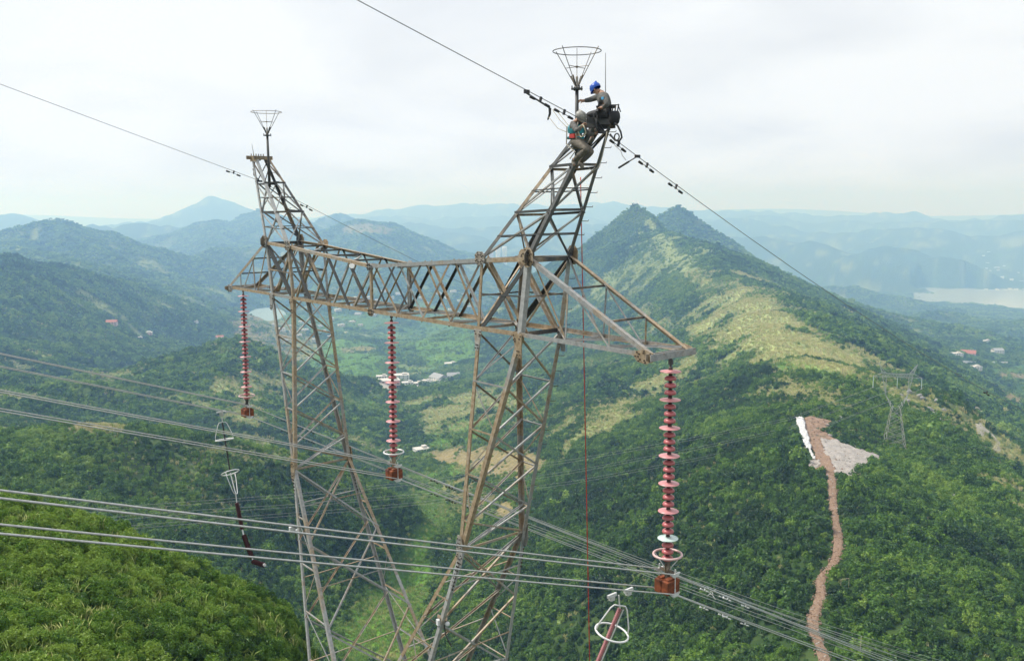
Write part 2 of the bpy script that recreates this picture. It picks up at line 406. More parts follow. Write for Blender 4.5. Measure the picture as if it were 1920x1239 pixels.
# ------------------------------------------------------------------ land cover (areas with outlines of their own)
def poly_px(pts, n_sub=1): return np.array([tuple(hit(*p))[:2] for p in pts])
def inside(x, y, P, soft):
    """signed soft mask of a ground polygon with a ragged edge"""
    m = (x > P[:, 0].min() - 60) & (x < P[:, 0].max() + 60) & (y > P[:, 1].min() - 60) & (y < P[:, 1].max() + 60)
    out = np.zeros(x.shape)
    if not m.any(): return out
    xs, ys = x[m], y[m]
    xs = xs + perlin(xs / (soft * 2.2), ys / (soft * 2.2), 61) * soft * 1.6; ys = ys + perlin(xs / (soft * 2.2), ys / (soft * 2.2), 67) * soft * 1.6
    ins = np.zeros(xs.shape, bool); dmin = np.full(xs.shape, 1e9)
    for i in range(len(P)):
        a, b = P[i], P[(i + 1) % len(P)]
        c = ((a[1] > ys) != (b[1] > ys)); den = (b[1] - a[1]) if abs(b[1] - a[1]) > 1e-9 else 1e-9
        ins ^= c & (xs < (b[0] - a[0]) * (ys - a[1]) / den + a[0])
        dx, dy = b - a; t = np.clip(((xs - a[0]) * dx + (ys - a[1]) * dy) / (dx * dx + dy * dy + 1e-9), 0, 1)
        dmin = np.minimum(dmin, np.hypot(xs - a[0] - t * dx, ys - a[1] - t * dy))
    s = np.where(ins, dmin, -dmin)
    out[m] = np.clip(0.5 + s / soft, 0, 1)
    return out
DRY = [([(1275, 618), (1320, 600), (1380, 545), (1440, 570), (1500, 600), (1560, 640), (1640, 690), (1590, 705), (1500, 700), (1420, 685), (1340, 655)], 16, 1.0),
       ([(1205, 410), (1235, 425), (1270, 465), (1330, 515), (1385, 550), (1400, 585), (1340, 580), (1285, 525), (1240, 480), (1215, 440)], 18, 0.62),
       ([(1100, 520), (1150, 500), (1230, 480), (1250, 500), (1180, 545), (1110, 580)], 22, 0.45),
       ([(1130, 760), (1250, 690), (1310, 660), (1300, 700), (1220, 760), (1130, 820), (1040, 860)], 16, 0.7),
       ([(1560, 630), (1640, 670), (1730, 715), (1800, 790), (1730, 775), (1630, 730)], 16, 0.55), ([(1370, 520), (1420, 545), (1470, 585), (1420, 580), (1370, 545)], 14, .8),
       ([(1440, 700), (1500, 705), (1580, 740), (1560, 765), (1480, 740)], 9, 0.8),
       ([(800, 770), (860, 740), (930, 725), (1000, 735), (960, 770), (880, 800), (800, 810)], 16, 0.75),
       ([(330, 745), (380, 715), (440, 700), (520, 705), (560, 730), (470, 750), (390, 765)], 18, 0.7),
       ([(120, 808), (250, 790), (330, 805), (240, 822)], 10, 0.5), ([(1780, 760), (1850, 790), (1925, 860), (1925, 930), (1870, 900), (1820, 850)], 14, 0.5),
       ([(1880, 930), (1925, 925), (1925, 960), (1890, 955)], 6, .6)]
LUSH = [([(620, 1239), (680, 1120), (740, 1060), (790, 985), (830, 985), (820, 1060), (800, 1130), (790, 1239)], 7, 1.0),
        ([(830, 880), (850, 868), (905, 880), (900, 893), (850, 898)], 3, 1.0), ([(1440, 672), (1500, 680), (1560, 700), (1540, 715), (1470, 698)], 8, 0.7),
        ([(700, 625), (820, 615), (900, 630), (860, 660), (740, 655)], 20, 0.5), ([(480, 600), (560, 590), (640, 600), (600, 625), (500, 640)], 14, .45), ([(540, 640), (690, 640), (720, 690), (600, 700), (560, 670)], 18, .75), ([(760, 640), (880, 630), (900, 670), (800, 690)], 16, .7), ([(820, 790), (880, 780), (940, 800), (880, 830), (800, 835)], 12, .7), ([(760, 880), (830, 880), (860, 960), (800, 980)], 8, .6), ([(620, 590), (720, 590), (740, 612), (640, 618)], 16, .55), ([(760, 560), (870, 580), (880, 605), (780, 600)], 16, .5), ([(630, 730), (720, 735), (720, 760), (650, 770)], 10, .6),
        ([(1860, 690), (1925, 680), (1925, 700), (1870, 702)], 8, 0.7), ([(1850, 712), (1925, 712), (1925, 725), (1860, 724)], 8, .6), ([(620, 640), (700, 640), (690, 652), (620, 652)], 10, .6),
        ([(330, 745), (390, 735), (410, 742), (350, 752)], 8, .5)]
SOIL = [([(790, 850), (850, 838), (930, 842), (1010, 850), (1020, 880), (960, 900), (905, 892), (850, 870)], 6, 0.9),
        ([(820, 900), (880, 895), (930, 930), (900, 985), (850, 960)], 6, 0.55), ([(930, 945), (960, 940), (965, 965), (935, 975)], 3, .9), ([(120, 798), (230, 806), (210, 815), (130, 808)], 5, .9),
        ([(1870, 703), (1925, 700), (1925, 712), (1870, 712)], 6, 0.8), ([(1870, 730), (1925, 727), (1925, 738), (1880, 740)], 6, .9), ([(1870, 746), (1925, 744), (1925, 755), (1885, 756)], 6, .8),
        ([(640, 425), (720, 423), (760, 432), (700, 440), (650, 436)], 20, .6), ([(430, 605), (480, 580), (530, 575), (520, 600), (560, 610), (600, 640), (480, 645)], 14, .6),
        ([(690, 1225), (740, 1222), (750, 1237), (700, 1238)], 2, .9), ([(640, 652), (740, 648), (740, 655), (640, 660)], 6, .7), ([(1690, 690), (1740, 740), (1800, 800), (1780, 810), (1720, 750)], 8, .4)]
DRY = [(poly_px(p), s, w) for p, s, w in DRY]; LUSH = [(poly_px(p), s, w) for p, s, w in LUSH]; SOIL = [(poly_px(p), s, w) for p, s, w in SOIL]
def cover(x, y):
    x = np.asarray(x, float); y = np.asarray(y, float)
    out = []
    for L in (DRY, LUSH, SOIL):
        r = np.zeros(x.shape)
        for P, s, w in L: r = np.maximum(r, w * inside(x, y, P, s))
        if L is DRY: r = r * np.clip(1.05 - 2.2 * np.clip(fbm(x / 70 + 2, y / 70, 4, 111) - .02, 0, .5), .1, 1)
        out.append(r)
    d = np.hypot(x, y); far = np.clip((d - 1500) / 1300, 0, 1)
    n = fbm(x / 260, y / 260, 4, 81); n2 = fbm(x / 90, y / 90, 4, 85)
    out[0] = np.maximum(out[0], np.clip((n2 - 0.28) * 4, 0, 1) * 0.5 * np.clip((d - 250) / 300, 0, 1)); out[0] = np.maximum(out[0], np.clip((n - .3) * 3, 0, 1) * .5 * far)
    ap = np.degrees(np.arctan2(x, y)); vf = np.clip(1 - np.abs(ap + 8) / 8, 0, 1) * np.clip((d - 900) / 300, 0, 1) * np.clip((3200 - d) / 900, 0, 1)
    out[1] = np.maximum(out[1], np.clip((n2 * -1 - 0.3 + .42 * vf) * 4, 0, 1) * (0.4 * far + .45 * vf)); n3 = fbm(x / 130 + 7, y / 130, 3, 89); out[0] = np.maximum(out[0], np.clip((n3 - .22) * 4, 0, 1) * .6 * vf)
    rf = np.clip(1 - np.abs(ap - 14) / 12, 0, 1) * np.clip((d - 420) / 200, 0, 1) * np.clip((2600 - d) / 600, 0, 1); out[0] = np.maximum(out[0], np.clip((n3 - .07) * 3.5, 0, 1) * .66 * rf)
    return out

# ------------------------------------------------------------------ terrain mesh: one sheet to the horizon
A0 = math.radians(41)
az = np.concatenate([np.linspace(-A0, A0, 500), np.linspace(A0, 2 * math.pi - A0, 62)[1:-1]])
rad = np.exp(np.linspace(math.log(6), math.log(21000), 640))
AZ, RD = np.meshgrid(az, rad, indexing='ij'); TX = np.sin(AZ) * RD; TY = np.cos(AZ) * RD
TZ = H(TX, TY); na, nr = TX.shape
V = np.stack([TX, TY, TZ], -1).reshape(-1, 3)
ia, ir = np.meshgrid(np.arange(na), np.arange(nr - 1), indexing='ij'); ja = (ia + 1) % na
F = np.stack([ia * nr + ir, ia * nr + ir + 1, ja * nr + ir + 1, ja * nr + ir], -1).reshape(-1, 4)

m_ter, N, L, b = mat_nodes('ground_cover')
def attr(N, name): a = N.new('ShaderNodeAttribute'); a.attribute_name = name; return a
geo = N.new('ShaderNodeNewGeometry')
def noise(N, L, vec, scale, det=5, rough=0.55):
    n = N.new('ShaderNodeTexNoise'); n.inputs['Scale'].default_value = scale; n.inputs['Detail'].default_value = det; n.inputs['Roughness'].default_value = rough
    L.new(vec, n.inputs['Vector']); return n
def ramp(N, L, fac, els):
    r = N.new('ShaderNodeValToRGB'); cr = r.color_ramp
    while len(cr.elements) < len(els): cr.elements.new(0.5)
    for e, (p, c) in zip(cr.elements, els): e.position = p; e.color = (*c, 1)
    L.new(fac, r.inputs[0]); return r
def mixc(N, L, fac, a, b2):
    m = N.new('ShaderNodeMix'); m.data_type = 'RGBA'
    if isinstance(fac, float): m.inputs['Factor'].default_value = fac
    else: L.new(fac, m.inputs['Factor'])
    for s, q in (('A', a), ('B', b2)):
        if isinstance(q, tuple): m.inputs[s].default_value = (*q, 1)
        else: L.new(q, m.inputs[s])
    return m.outputs['Result']
n_big = noise(N, L, geo.outputs['Position'], 0.006, 6); n_mid = noise(N, L, geo.outputs['Position'], 0.06, 6, 0.65); n_fin = noise(N, L, geo.outputs['Position'], 0.55, 5, 0.65)
forest = ramp(N, L, n_mid.outputs['Fac'], [(0.3, (0.02, 0.04, 0.014)), (0.5, (0.045, 0.085, 0.022)), (0.68, (0.10, 0.15, 0.04))])
forest2 = mixc(N, L, n_big.outputs['Fac'], forest.outputs[0], (0.03, 0.055, 0.02))
dry = ramp(N, L, n_fin.outputs['Fac'], [(0.3, (0.18, 0.25, 0.075)), (0.5, (0.33, 0.38, 0.14)), (0.7, (0.50, 0.52, 0.26))])
lush = ramp(N, L, n_fin.outputs['Fac'], [(0.3, (0.06, 0.15, 0.015)), (0.55, (0.12, 0.25, 0.03)), (0.75, (0.22, 0.32, 0.06))])
soil = ramp(N, L, n_fin.outputs['Fac'], [(0.3, (0.14, 0.12, 0.05)), (0.5, (0.27, 0.22, 0.10)), (0.72, (0.38, 0.31, 0.18))])
def edge(a):
    mm = N.new('ShaderNodeMath'); mm.operation = 'MULTIPLY_ADD'; mm.inputs[1].default_value = 1.0
    L.new(a, mm.inputs[0]); s = N.new('ShaderNodeMath'); s.operation = 'MULTIPLY_ADD'; s.inputs[1].default_value = 1.1; s.inputs[2].default_value = -0.55
    L.new(n_mid.outputs['Fac'], s.inputs[0]); t = N.new('ShaderNodeMath'); t.operation = 'MULTIPLY'; L.new(s.outputs[0], t.inputs[0]); L.new(a, t.inputs[1])
    L.new(t.outputs[0], mm.inputs[2]); mm.use_clamp = True; return mm.outputs[0]
c1 = mixc(N, L, edge(attr(N, 'dry').outputs['Fac']), forest2, dry.outputs[0])
c2 = mixc(N, L, edge(attr(N, 'lush').outputs['Fac']), c1, lush.outputs[0])
c3 = mixc(N, L, edge(attr(N, 'soil').outputs['Fac']), c2, soil.outputs[0])
L.new(c3, b.inputs['Base Color']); b.inputs['Roughness'].default_value = 0.95; b.inputs['Specular IOR Level'].default_value = 0.1
bmp = N.new('ShaderNodeBump'); bmp.inputs['Strength'].default_value = 0.9; bmp.inputs['Distance'].default_value = 6.0
vor = N.new('ShaderNodeTexVoronoi'); vor.inputs['Scale'].default_value = 0.11; L.new(geo.outputs['Position'], vor.inputs['Vector'])
L.new(vor.outputs['Distance'], bmp.inputs['Height']); bmp.invert = True; L.new(bmp.outputs[0], b.inputs['Normal'])
me = np_mesh('terrain', V, F, m_ter, True)
cov = cover(V[:, 0], V[:, 1])
for nm, arr in zip(('dry', 'lush', 'soil'), cov):
    a = me.attributes.new(nm, 'FLOAT', 'POINT'); a.data.foreach_set('value', arr.astype(np.float32))
terrain = bpy.data.objects.new('terrain', me); COL.objects.link(terrain); tag(terrain, kind='structure')

SLOPE_MAX = np.maximum.accumulate(TZ / RD, axis=1)
def may_show(x, y, top):
    """False for places well hidden behind nearer ground"""
    i = np.clip(np.round((np.arctan2(x, y) + A0) / (2 * A0) * 499), 0, 499).astype(int); d = np.hypot(x, y)
    j = np.clip(np.searchsorted(rad, d * .985) - 1, 0, nr - 1); z = TZ[i, np.clip(np.searchsorted(rad, d), 0, nr - 1)]
    return (z + top) / d > SLOPE_MAX[i, j] - .006
# water
m_wat, N, L, b = mat_nodes('lake_water')
b.inputs['Base Color'].default_value = (0.42, 0.47, 0.48, 1); b.inputs['Roughness'].default_value = 0.12; b.inputs['IOR'].default_value = 1.33
tc = N.new('ShaderNodeNewGeometry'); nz = noise(N, L, tc.outputs['Position'], 0.05, 4); bp = N.new('ShaderNodeBump'); bp.inputs['Strength'].default_value = 0.03; bp.inputs['Distance'].default_value = 1.0
L.new(nz.outputs['Fac'], bp.inputs['Height']); L.new(bp.outputs[0], b.inputs['Normal'])
def sheet(name, pts, z, mat):
    o = mesh_obj(name, [(x, y, z) for x, y in pts], [tuple(range(len(pts)))], mat); return tag(o, kind='structure')
lk = []
for a in np.linspace(24.3, 45.5, 60): lk.append((math.sin(math.radians(a)) * 5500, math.cos(math.radians(a)) * 5500))
for a in np.linspace(45.5, 24.3, 60): lk.append((math.sin(math.radians(a)) * 7150, math.cos(math.radians(a)) * 7150))
sheet('lake_water', lk, LAKE_Z + 0.5, m_wat)
# ------------------------------------------------------------------ bare ground on the right ridge: path and rubble pad
PATH_PX = [(1548, 1300, 13), (1546, 1239, 14), (1530, 1195, 13), (1524, 1160, 14), (1538, 1120, 14), (1540, 1085, 12), (1560, 1060, 12), (1572, 1020, 13), (1566, 980, 14),
           (1562, 940, 13), (1560, 905, 14), (1556, 880, 18)]
PATH = [tuple(hit(a, b_))[:2] for a, b_, w in PATH_PX if b_ < 1240]
r0 = at(1550, 1300, 175); PATH = [(r0[0], r0[1])] + PATH
PATH = np.array(PATH); PATH_W = [1.6, 1.75, 1.7, 1.75, 1.8, 1.6, 1.55, 1.7, 1.8, 1.7, 1.9, 2.6]
def smooth_poly(P, W, n):
    s = np.linspace(0, len(P) - 1, n); i = np.clip(s.astype(int), 0, len(P) - 2); t = s - i
    p0 = P[np.clip(i - 1, 0, None)]; p1 = P[i]; p2 = P[i + 1]; p3 = P[np.clip(i + 2, None, len(P) - 1)]
    t = t[:, None]
    q = 0.5 * (2 * p1 + (p2 - p0) * t + (2 * p0 - 5 * p1 + 4 * p2 - p3) * t ** 2 + (3 * p1 - p0 - 3 * p2 + p3) * t ** 3)
    return q, np.interp(s, range(len(P)), W)
PATH_S, PATH_SW = smooth_poly(PATH, PATH_W, 150)
PAD_PX = [(1548, 885), (1520, 876), (1528, 850), (1508, 812), (1500, 790), (1520, 780), (1560, 790), (1545, 806), (1560, 822), (1600, 842), (1650, 858), (1640, 868), (1610, 876), (1590, 896), (1566, 890)]
PAD = poly_px(PAD_PX)
ROAD_PX = [(1838, 762), (1832, 775), (1846, 780), (1842, 792), (1836, 798), (1852, 808), (1866, 822), (1872, 834), (1866, 846)]
ROAD = np.array([tuple(hit(*p))[:2] for p in ROAD_PX]); ROAD_S, ROAD_SW = smooth_poly(ROAD, [2.2] * len(ROAD), 90)
SHEET = np.array([tuple(hit(*p))[:2] for p in [(1496, 784), (1504, 806), (1511, 826), (1518, 846), (1527, 866)]]); SHEET_S, SHEET_SW = smooth_poly(SHEET, [2.0, 2.5, 2.0, 1.0, .9], 60)
def near_line(x, y, P, extra):
    d = np.full(x.shape, 1e9); m = (x > P[:, 0].min() - 20) & (x < P[:, 0].max() + 20) & (y > P[:, 1].min() - 20) & (y < P[:, 1].max() + 20)
    if m.any():
        q = np.full(m.sum(), 1e9)
        for p in P[::1]: q = np.minimum(q, np.hypot(x[m] - p[0], y[m] - p[1]))
        d[m] = q
    return d
HS = [(790, 846, 22, 1, 2, 0, .5, 'lone pale farm shed beside the brown terraced field'), (730, 720, 30, 2, 2, 2, .3, 'pinkish two-storey block at the left end of the valley hamlet'), (752, 712, 24, 3, 2, 0, .2, 'taller pale block in the valley hamlet behind the middle insulator'), (764, 724, 17, 2, 2, 0, .2, 'small white block in front of the valley hamlet'),
      (823, 710, 26, 1, 0, 0, -.9, 'long grey-roofed shed on the right of the valley hamlet'), (850, 706, 19, 1, 0, 0, .1, 'white-walled shed with pale roof apart from the hamlet'), (845, 683, 17, 1, 2, 0, .3, 'white house high behind the valley hamlet'), (782, 721, 15, 1, 2, 1, .4, 'cream shed beside the hamlet yard'), (716, 713, 16, 2, 2, 0, .1, 'white house at the far left of the valley hamlet'), (800, 716, 14, 1, 2, 0, -.3, 'low white house in the middle of the hamlet yard'),
      (210, 610, 24, 2, 1, 2, .2, 'red-roofed farmhouse on the left wooded slope'), (275, 629, 26, 2, 2, 2, .35, 'long pinkish house on the left wooded slope'), (262, 635, 12, 1, 2, 0, .3, 'low white annex below the pinkish house'), (368, 605, 9, 1, 2, 0, .2, 'tiny white hut at the forest edge left of the pond'), (412, 634, 18, 1, 1, 0, .3, 'red-and-white house by the left foot of the pond'),
      (1793, 668, 19, 2, 2, 0, .1, 'white house left of the red-roofed farm in the right valley'), (1815, 664, 26, 1, 1, 2, -.5, 'red-roofed farm building in the right valley'), (1870, 664, 18, 3, 0, 0, 0, 'tall white house at the right end of the valley lane'), (1827, 693, 21, 2, 2, 0, .05, 'white two-storey house below the pale lane wall'), (1850, 640, 10, 1, 2, 0, .2, 'small white hut on the knoll behind the farm')]
VH = [(655, 575), (672, 590), (690, 560), (705, 577), (720, 548), (812, 585), (828, 572), (838, 560), (850, 548), (822, 552), (846, 582), (862, 566), (560, 632), (536, 640), (600, 612), (622, 600), (648, 625), (634, 583), (664, 561), (700, 592), (800, 570), (870, 552), (858, 590), (572, 622), (548, 626), (590, 640), (515, 612), (528, 620), (545, 612), (566, 606), (584, 612), (606, 624), (618, 632), (640, 612), (660, 604), (676, 612), (735, 560), (748, 552), (790, 560), (880, 575), (890, 590), (708, 566), (762, 566)]
HOUSE_P = {(q[0], q[1]): hit(q[0], q[1]) for q in HS + VH}
HOUSE_SPOTS = [(HOUSE_P[(q[0], q[1])].x, HOUSE_P[(q[0], q[1])].y, (q[2] if len(q) > 2 else 10) * HOUSE_P[(q[0], q[1])].y / FOC * .62) for q in HS + VH]
# ------------------------------------------------------------------ foliage
def leaf_material():
    m, N, L, b = mat_nodes('leaves'); N.remove(b)
    out = N['Material Output']; tint = N.new('ShaderNodeAttribute'); tint.attribute_type = 'INSTANCER'; tint.attribute_name = 'tint'
    oi = N.new('ShaderNodeObjectInfo'); g = N.new('ShaderNodeNewGeometry')
    n1 = noise(N, L, g.outputs['Position'], 0.9, 3); rn = N.new('ShaderNodeMath'); rn.operation = 'MULTIPLY_ADD'; rn.inputs[1].default_value = 0.34
    L.new(n1.outputs['Fac'], rn.inputs[0]); ad = N.new('ShaderNodeMath'); ad.operation = 'MULTIPLY_ADD'; ad.inputs[1].default_value = 0.16; ad.inputs[2].default_value = -0.25
    L.new(oi.outputs['Random'], ad.inputs[0]); L.new(ad.outputs[0], rn.inputs[2])
    lf = N.new('ShaderNodeMath'); lf.operation = 'MULTIPLY_ADD'; lf.inputs[1].default_value = 0.3; L.new(g.outputs['Random Per Island'], lf.inputs[0])
    L.new(rn.outputs[0], lf.inputs[2]); sm = N.new('ShaderNodeMath'); sm.operation = 'ADD'; sm.use_clamp = True
    L.new(lf.outputs[0], sm.inputs[0]); L.new(tint.outputs['Fac'], sm.inputs[1])
    r = ramp(N, L, sm.outputs[0], [(0.0, (0.014, 0.032, 0.013)), (0.25, (0.03, 0.066, 0.018)), (0.5, (0.058, 0.13, 0.022)), (0.75, (0.125, 0.24, 0.028)), (1.0, (0.23, 0.34, 0.055))])
    d = N.new('ShaderNodeBsdfDiffuse'); t = N.new('ShaderNodeBsdfTranslucent'); gl = N.new('ShaderNodeBsdfGlossy'); gl.inputs['Roughness'].default_value = 0.45
    gl.inputs['Color'].default_value = (.8, .85, .8, 1)
    L.new(r.outputs[0], d.inputs['Color']); L.new(r.outputs[0], t.inputs['Color'])
    mx = N.new('ShaderNodeMixShader'); mx.inputs[0].default_value = 0.3; L.new(d.outputs[0], mx.inputs[1]); L.new(t.outputs[0], mx.inputs[2])
    m2 = N.new('ShaderNodeMixShader'); m2.inputs[0].default_value = 0.025; L.new(mx.outputs[0], m2.inputs[1]); L.new(gl.outputs[0], m2.inputs[2])
    L.new(m2.outputs[0], out.inputs['Surface']); return m
M_LEAF = leaf_material()
M_BARK = simple_mat('bark', (0.09, 0.065, 0.045), 0.9, scale=8, var=.3)
def crown_mesh(name, seed, nleaf, size, nlobe, core=True, squash=0.9, pointy=0.0, thin=1.0):
    rs = np.random.RandomState(seed); lob = []
    for i in range(nlobe):
        a = rs.uniform(0, 2 * math.pi); rr = rs.uniform(0.25, 0.62) if i else 0.0
        kk = min(1.0, 6.5 / nlobe) ** .5; lob.append((rr * math.cos(a) * 1.1, rr * math.sin(a) * 1.1, rs.uniform(0.2, 0.9) * squash + (0.2 if i == 0 else 0), rs.uniform(0.34, 0.58) * kk))
    V = []; F = []
    per = [max(1, int(nleaf * l[3] ** 2 / sum(q[3] ** 2 for q in lob))) for l in lob]
    for (lx, ly, lz, lr), k in zip(lob, per):
        for _ in range(k):
            z = rs.uniform(-0.5, 1); a = rs.uniform(0, 2 * math.pi); q = math.sqrt(max(0, 1 - z * z))
            nrm = np.array([q * math.cos(a), q * math.sin(a), z]); rad_ = lr * rs.uniform(0.72, 1.12)
            p = np.array([lx, ly, lz]) + nrm * rad_ * np.array([1, 1, 0.95 + pointy])
            n = nrm + rs.normal(0, 0.55, 3) + np.array([0, 0, 0.35]); n /= np.linalg.norm(n)
            t = np.cross(n, rs.normal(0, 1, 3)); t /= np.linalg.norm(t) + 1e-9; bt = np.cross(n, t)
            s = size * rs.uniform(0.6, 1.3); w = s * rs.uniform(0.45, 0.8) * thin; i0 = len(V)
            V += [p - t * s, p - bt * w + n * s * .12, p + t * s - n * s * .25, p + bt * w + n * s * .12]; F.append((i0, i0 + 1, i0 + 2, i0 + 3))
    F4 = list(F)
    if core:
        for (lx, ly, lz, lr) in lob:
            i0 = len(V); nu, nv = 6, 4
            for j in range(nv + 1):
                th = math.pi * j / nv
                for i in range(nu):
                    a = 2 * math.pi * i / nu + j; r_ = lr * 0.74 * rs.uniform(.85, 1.1)
                    V.append(np.array([lx + r_ * math.sin(th) * math.cos(a), ly + r_ * math.sin(th) * math.sin(a), lz + r_ * math.cos(th)]))
            for j in range(nv):
                for i in range(nu):
                    F4.append((i0 + j * nu + i, i0 + j * nu + (i + 1) % nu, i0 + (j + 1) * nu + (i + 1) % nu, i0 + (j + 1) * nu + i))
        i0 = len(V)
        for j, (rr, zz) in enumerate([(0.62, -0.25), (0.6, 0.12), (0.3, 0.45)]):
            for i in range(6): V.append(np.array([rr * math.cos(i * math.pi / 3), rr * math.sin(i * math.pi / 3), zz]))
        for j in range(2):
            for i in range(6): F4.append((i0 + j * 6 + i, i0 + j * 6 + (i + 1) % 6, i0 + (j + 1) * 6 + (i + 1) % 6, i0 + (j + 1) * 6 + i))
    return np_mesh(name, np.array(V), np.array(F4), M_LEAF)
CROWN_NEAR = [crown_mesh('foliage', 100 + i, 760, 0.14, 8 + i % 3, pointy=.35 + .15 * (i % 2), thin=.5) for i in range(5)]
CROWN_MID = [crown_mesh('foliage', 200 + i, 230, 0.15, 5 + i % 2, pointy=.1 * (i % 3)) for i in range(5)] + [crown_mesh('foliage', 250 + i, 200, 0.15, 4, pointy=.9) for i in range(2)]
CROWN_FAR = [crown_mesh('foliage', 300 + i, 90, 0.22, 4) for i in range(4)]
CROWN_VFAR = [crown_mesh('foliage', 400 + i, 60, 0.26, 5, squash=.7) for i in range(3)]

def scatter(d0, d1, sp, rmin, rmax, az_lim=36.5, seed=1, keep=1.0, var=.32):
    rs = np.random.RandomState(seed); lim = d1
    xs = np.arange(-lim * math.sin(math.radians(az_lim)), lim * math.sin(math.radians(az_lim)), sp); ys = np.arange(d0 * 0.7, d1, sp)
    X, Y = np.meshgrid(xs, ys); X = X.ravel() + rs.uniform(-.5, .5, X.size) * sp; Y = Y.ravel() + rs.uniform(-.5, .5, Y.size) * sp
    D = np.hypot(X, Y); A = np.degrees(np.arctan2(X, Y)); m = (D >= d0) & (D < d1) & (np.abs(A) < az_lim); X, Y = X[m], Y[m]
    if d0 > 100: v = may_show(X, Y, 14.0); X, Y = X[v], Y[v]
    dry, lush, soil = cover(X, Y); op = np.clip(np.maximum(np.maximum(dry * 1.12, lush), soil), 0, 1)
    n = fbm(X / 45, Y / 45, 3, 91)
    cl = fbm(X / 38 + 3, Y / 38, 3, 93); k = (rs.uniform(0, 1, len(X)) > op * 0.99) | ((cl > .22) & (op > .25) & (op < .99) & (rs.uniform(0, 1, len(X)) < .8))
    k &= ~((op > .3) & (cl < .05) & (rs.uniform(0, 1, len(X)) < .85))
    k &= rs.uniform(0, 1, len(X)) < keep * np.clip(1.0 + n * 1.1, .45, 1)
    k &= inside(X, Y, PAD, 2.5) < 0.42
    for hx, hy, hr in HOUSE_SPOTS: k &= (X - hx) ** 2 + (Y - hy) ** 2 > (hr + rmax * .6) ** 2
    k &= near_line(X, Y, PATH_S, 0) > 1.65 + rmin * .4
    k &= near_line(X, Y, ROAD_S, 0) > 2.6 + rmin * .5
    k &= near_line(X, Y, SHEET_S, 0) > 3.0
    k &= lake_mask(X, Y) < -8
    k &= ((np.arctan2(X, Y) - POND_A) * POND_D / 60) ** 2 + ((np.hypot(X, Y) - POND_D) / 260) ** 2 > 1
    X, Y = X[k], Y[k]; opn = op[k]
    R = rs.uniform(rmin, rmax, len(X)) * (1 - 0.45 * opn) * np.clip(1 + 1.9 * var * fbm(X / 60, Y / 60, 2, 95), .55, 1.45) * np.exp(rs.normal(0, var, len(X)))
    k = near_line(X, Y, PATH_S, 0) > 1.35 + .62 * R; X, Y, R, opn = X[k], Y[k], R[k], opn[k]
    Z = H(X, Y) - 0.12 * R
    big = fbm(X / 120, Y / 120, 3, 97); sml = fbm(X / 22, Y / 22, 2, 99)
    T = np.clip(0.40 + big * 0.42 + sml * 0.35 + opn * .35 + rs.normal(0, 0.12, len(X)), 0.0, 1.0)
    T = np.where(rs.uniform(0, 1, len(X)) < 0.05, T + 0.35, T)
    return X, Y, Z, R, T, rs

def forest_object(name, pts, crowns, aspect=(0.85, 1.25)):
    X, Y, Z, R, T, rs = pts; n = len(X)
    me = bpy.data.meshes.new(name); me.vertices.add(n); me.vertices.foreach_set('co', np.stack([X, Y, Z], -1).astype(np.float32).ravel())
    def at_(nm, typ, arr, key='value'):
        a = me.attributes.new(nm, typ, 'POINT'); a.data.foreach_set(key, arr.ravel())
    rot = np.stack([rs.normal(0, .13, n), rs.normal(0, .13, n), rs.uniform(0, 6.283, n)], -1).astype(np.float32)
    scl = np.stack([R * rs.uniform(.85, 1.15, n), R * rs.uniform(.85, 1.15, n), R * rs.uniform(*aspect, n)], -1).astype(np.float32)
    at_('rot', 'FLOAT_VECTOR', rot, 'vector'); at_('scl', 'FLOAT_VECTOR', scl, 'vector'); at_('tint', 'FLOAT', T.astype(np.float32)); at_('idx', 'INT', rs.randint(0, len(crowns), n).astype(np.int32))
    o = bpy.data.objects.new(name, me); COL.objects.link(o); tag(o, kind='stuff')
    src = bpy.data.collections.new(name + '_crowns')
    for i, c in enumerate(crowns): src.objects.link(bpy.data.objects.new('%s_crown_%d' % (name, i), c))
    ng = bpy.data.node_groups.new(name, 'GeometryNodeTree'); ng.interface.new_socket('Geometry', in_out='INPUT', socket_type='NodeSocketGeometry'); ng.interface.new_socket('Geometry', in_out='OUTPUT', socket_type='NodeSocketGeometry')
    gi = ng.nodes.new('NodeGroupInput'); go = ng.nodes.new('NodeGroupOutput'); ip = ng.nodes.new('GeometryNodeInstanceOnPoints'); ci = ng.nodes.new('GeometryNodeCollectionInfo')
    ci.inputs['Collection'].default_value = src; ci.inputs['Separate Children'].default_value = True; ci.inputs['Reset Children'].default_value = True
    ip.inputs['Pick Instance'].default_value = True
    def na(nm, typ):
        q = ng.nodes.new('GeometryNodeInputNamedAttribute'); q.data_type = typ; q.inputs['Name'].default_value = nm; return q.outputs['Attribute']
    ng.links.new(gi.outputs[0], ip.inputs['Points']); ng.links.new(ci.outputs[0], ip.inputs['Instance']); ng.links.new(na('idx', 'INT'), ip.inputs['Instance Index'])
    e = ng.nodes.new('FunctionNodeEulerToRotation'); ng.links.new(na('rot', 'FLOAT_VECTOR'), e.inputs[0]); ng.links.new(e.outputs[0], ip.inputs['Rotation'])
    ng.links.new(na('scl', 'FLOAT_VECTOR'), ip.inputs['Scale']); ng.links.new(ip.outputs[0], go.inputs[0])
    md = o.modifiers.new('scatter', 'NODES'); md.node_group = ng
    return o
Z0 = scatter(16, 135, 0.74, 0.36, 0.8, seed=1, var=.16)
Z0 = (Z0[0], Z0[1], Z0[2], Z0[3], np.clip(Z0[4] * 1.35 + 0.24, 0, 1), Z0[5])
Z1 = scatter(135, 760, 1.62, 0.8, 1.75, seed=2)
Z2 = scatter(760, 2400, 3.4, 1.7, 3.0, seed=3)
Z3 = scatter(2400, 6600, 9.5, 4.2, 6.8, seed=4)

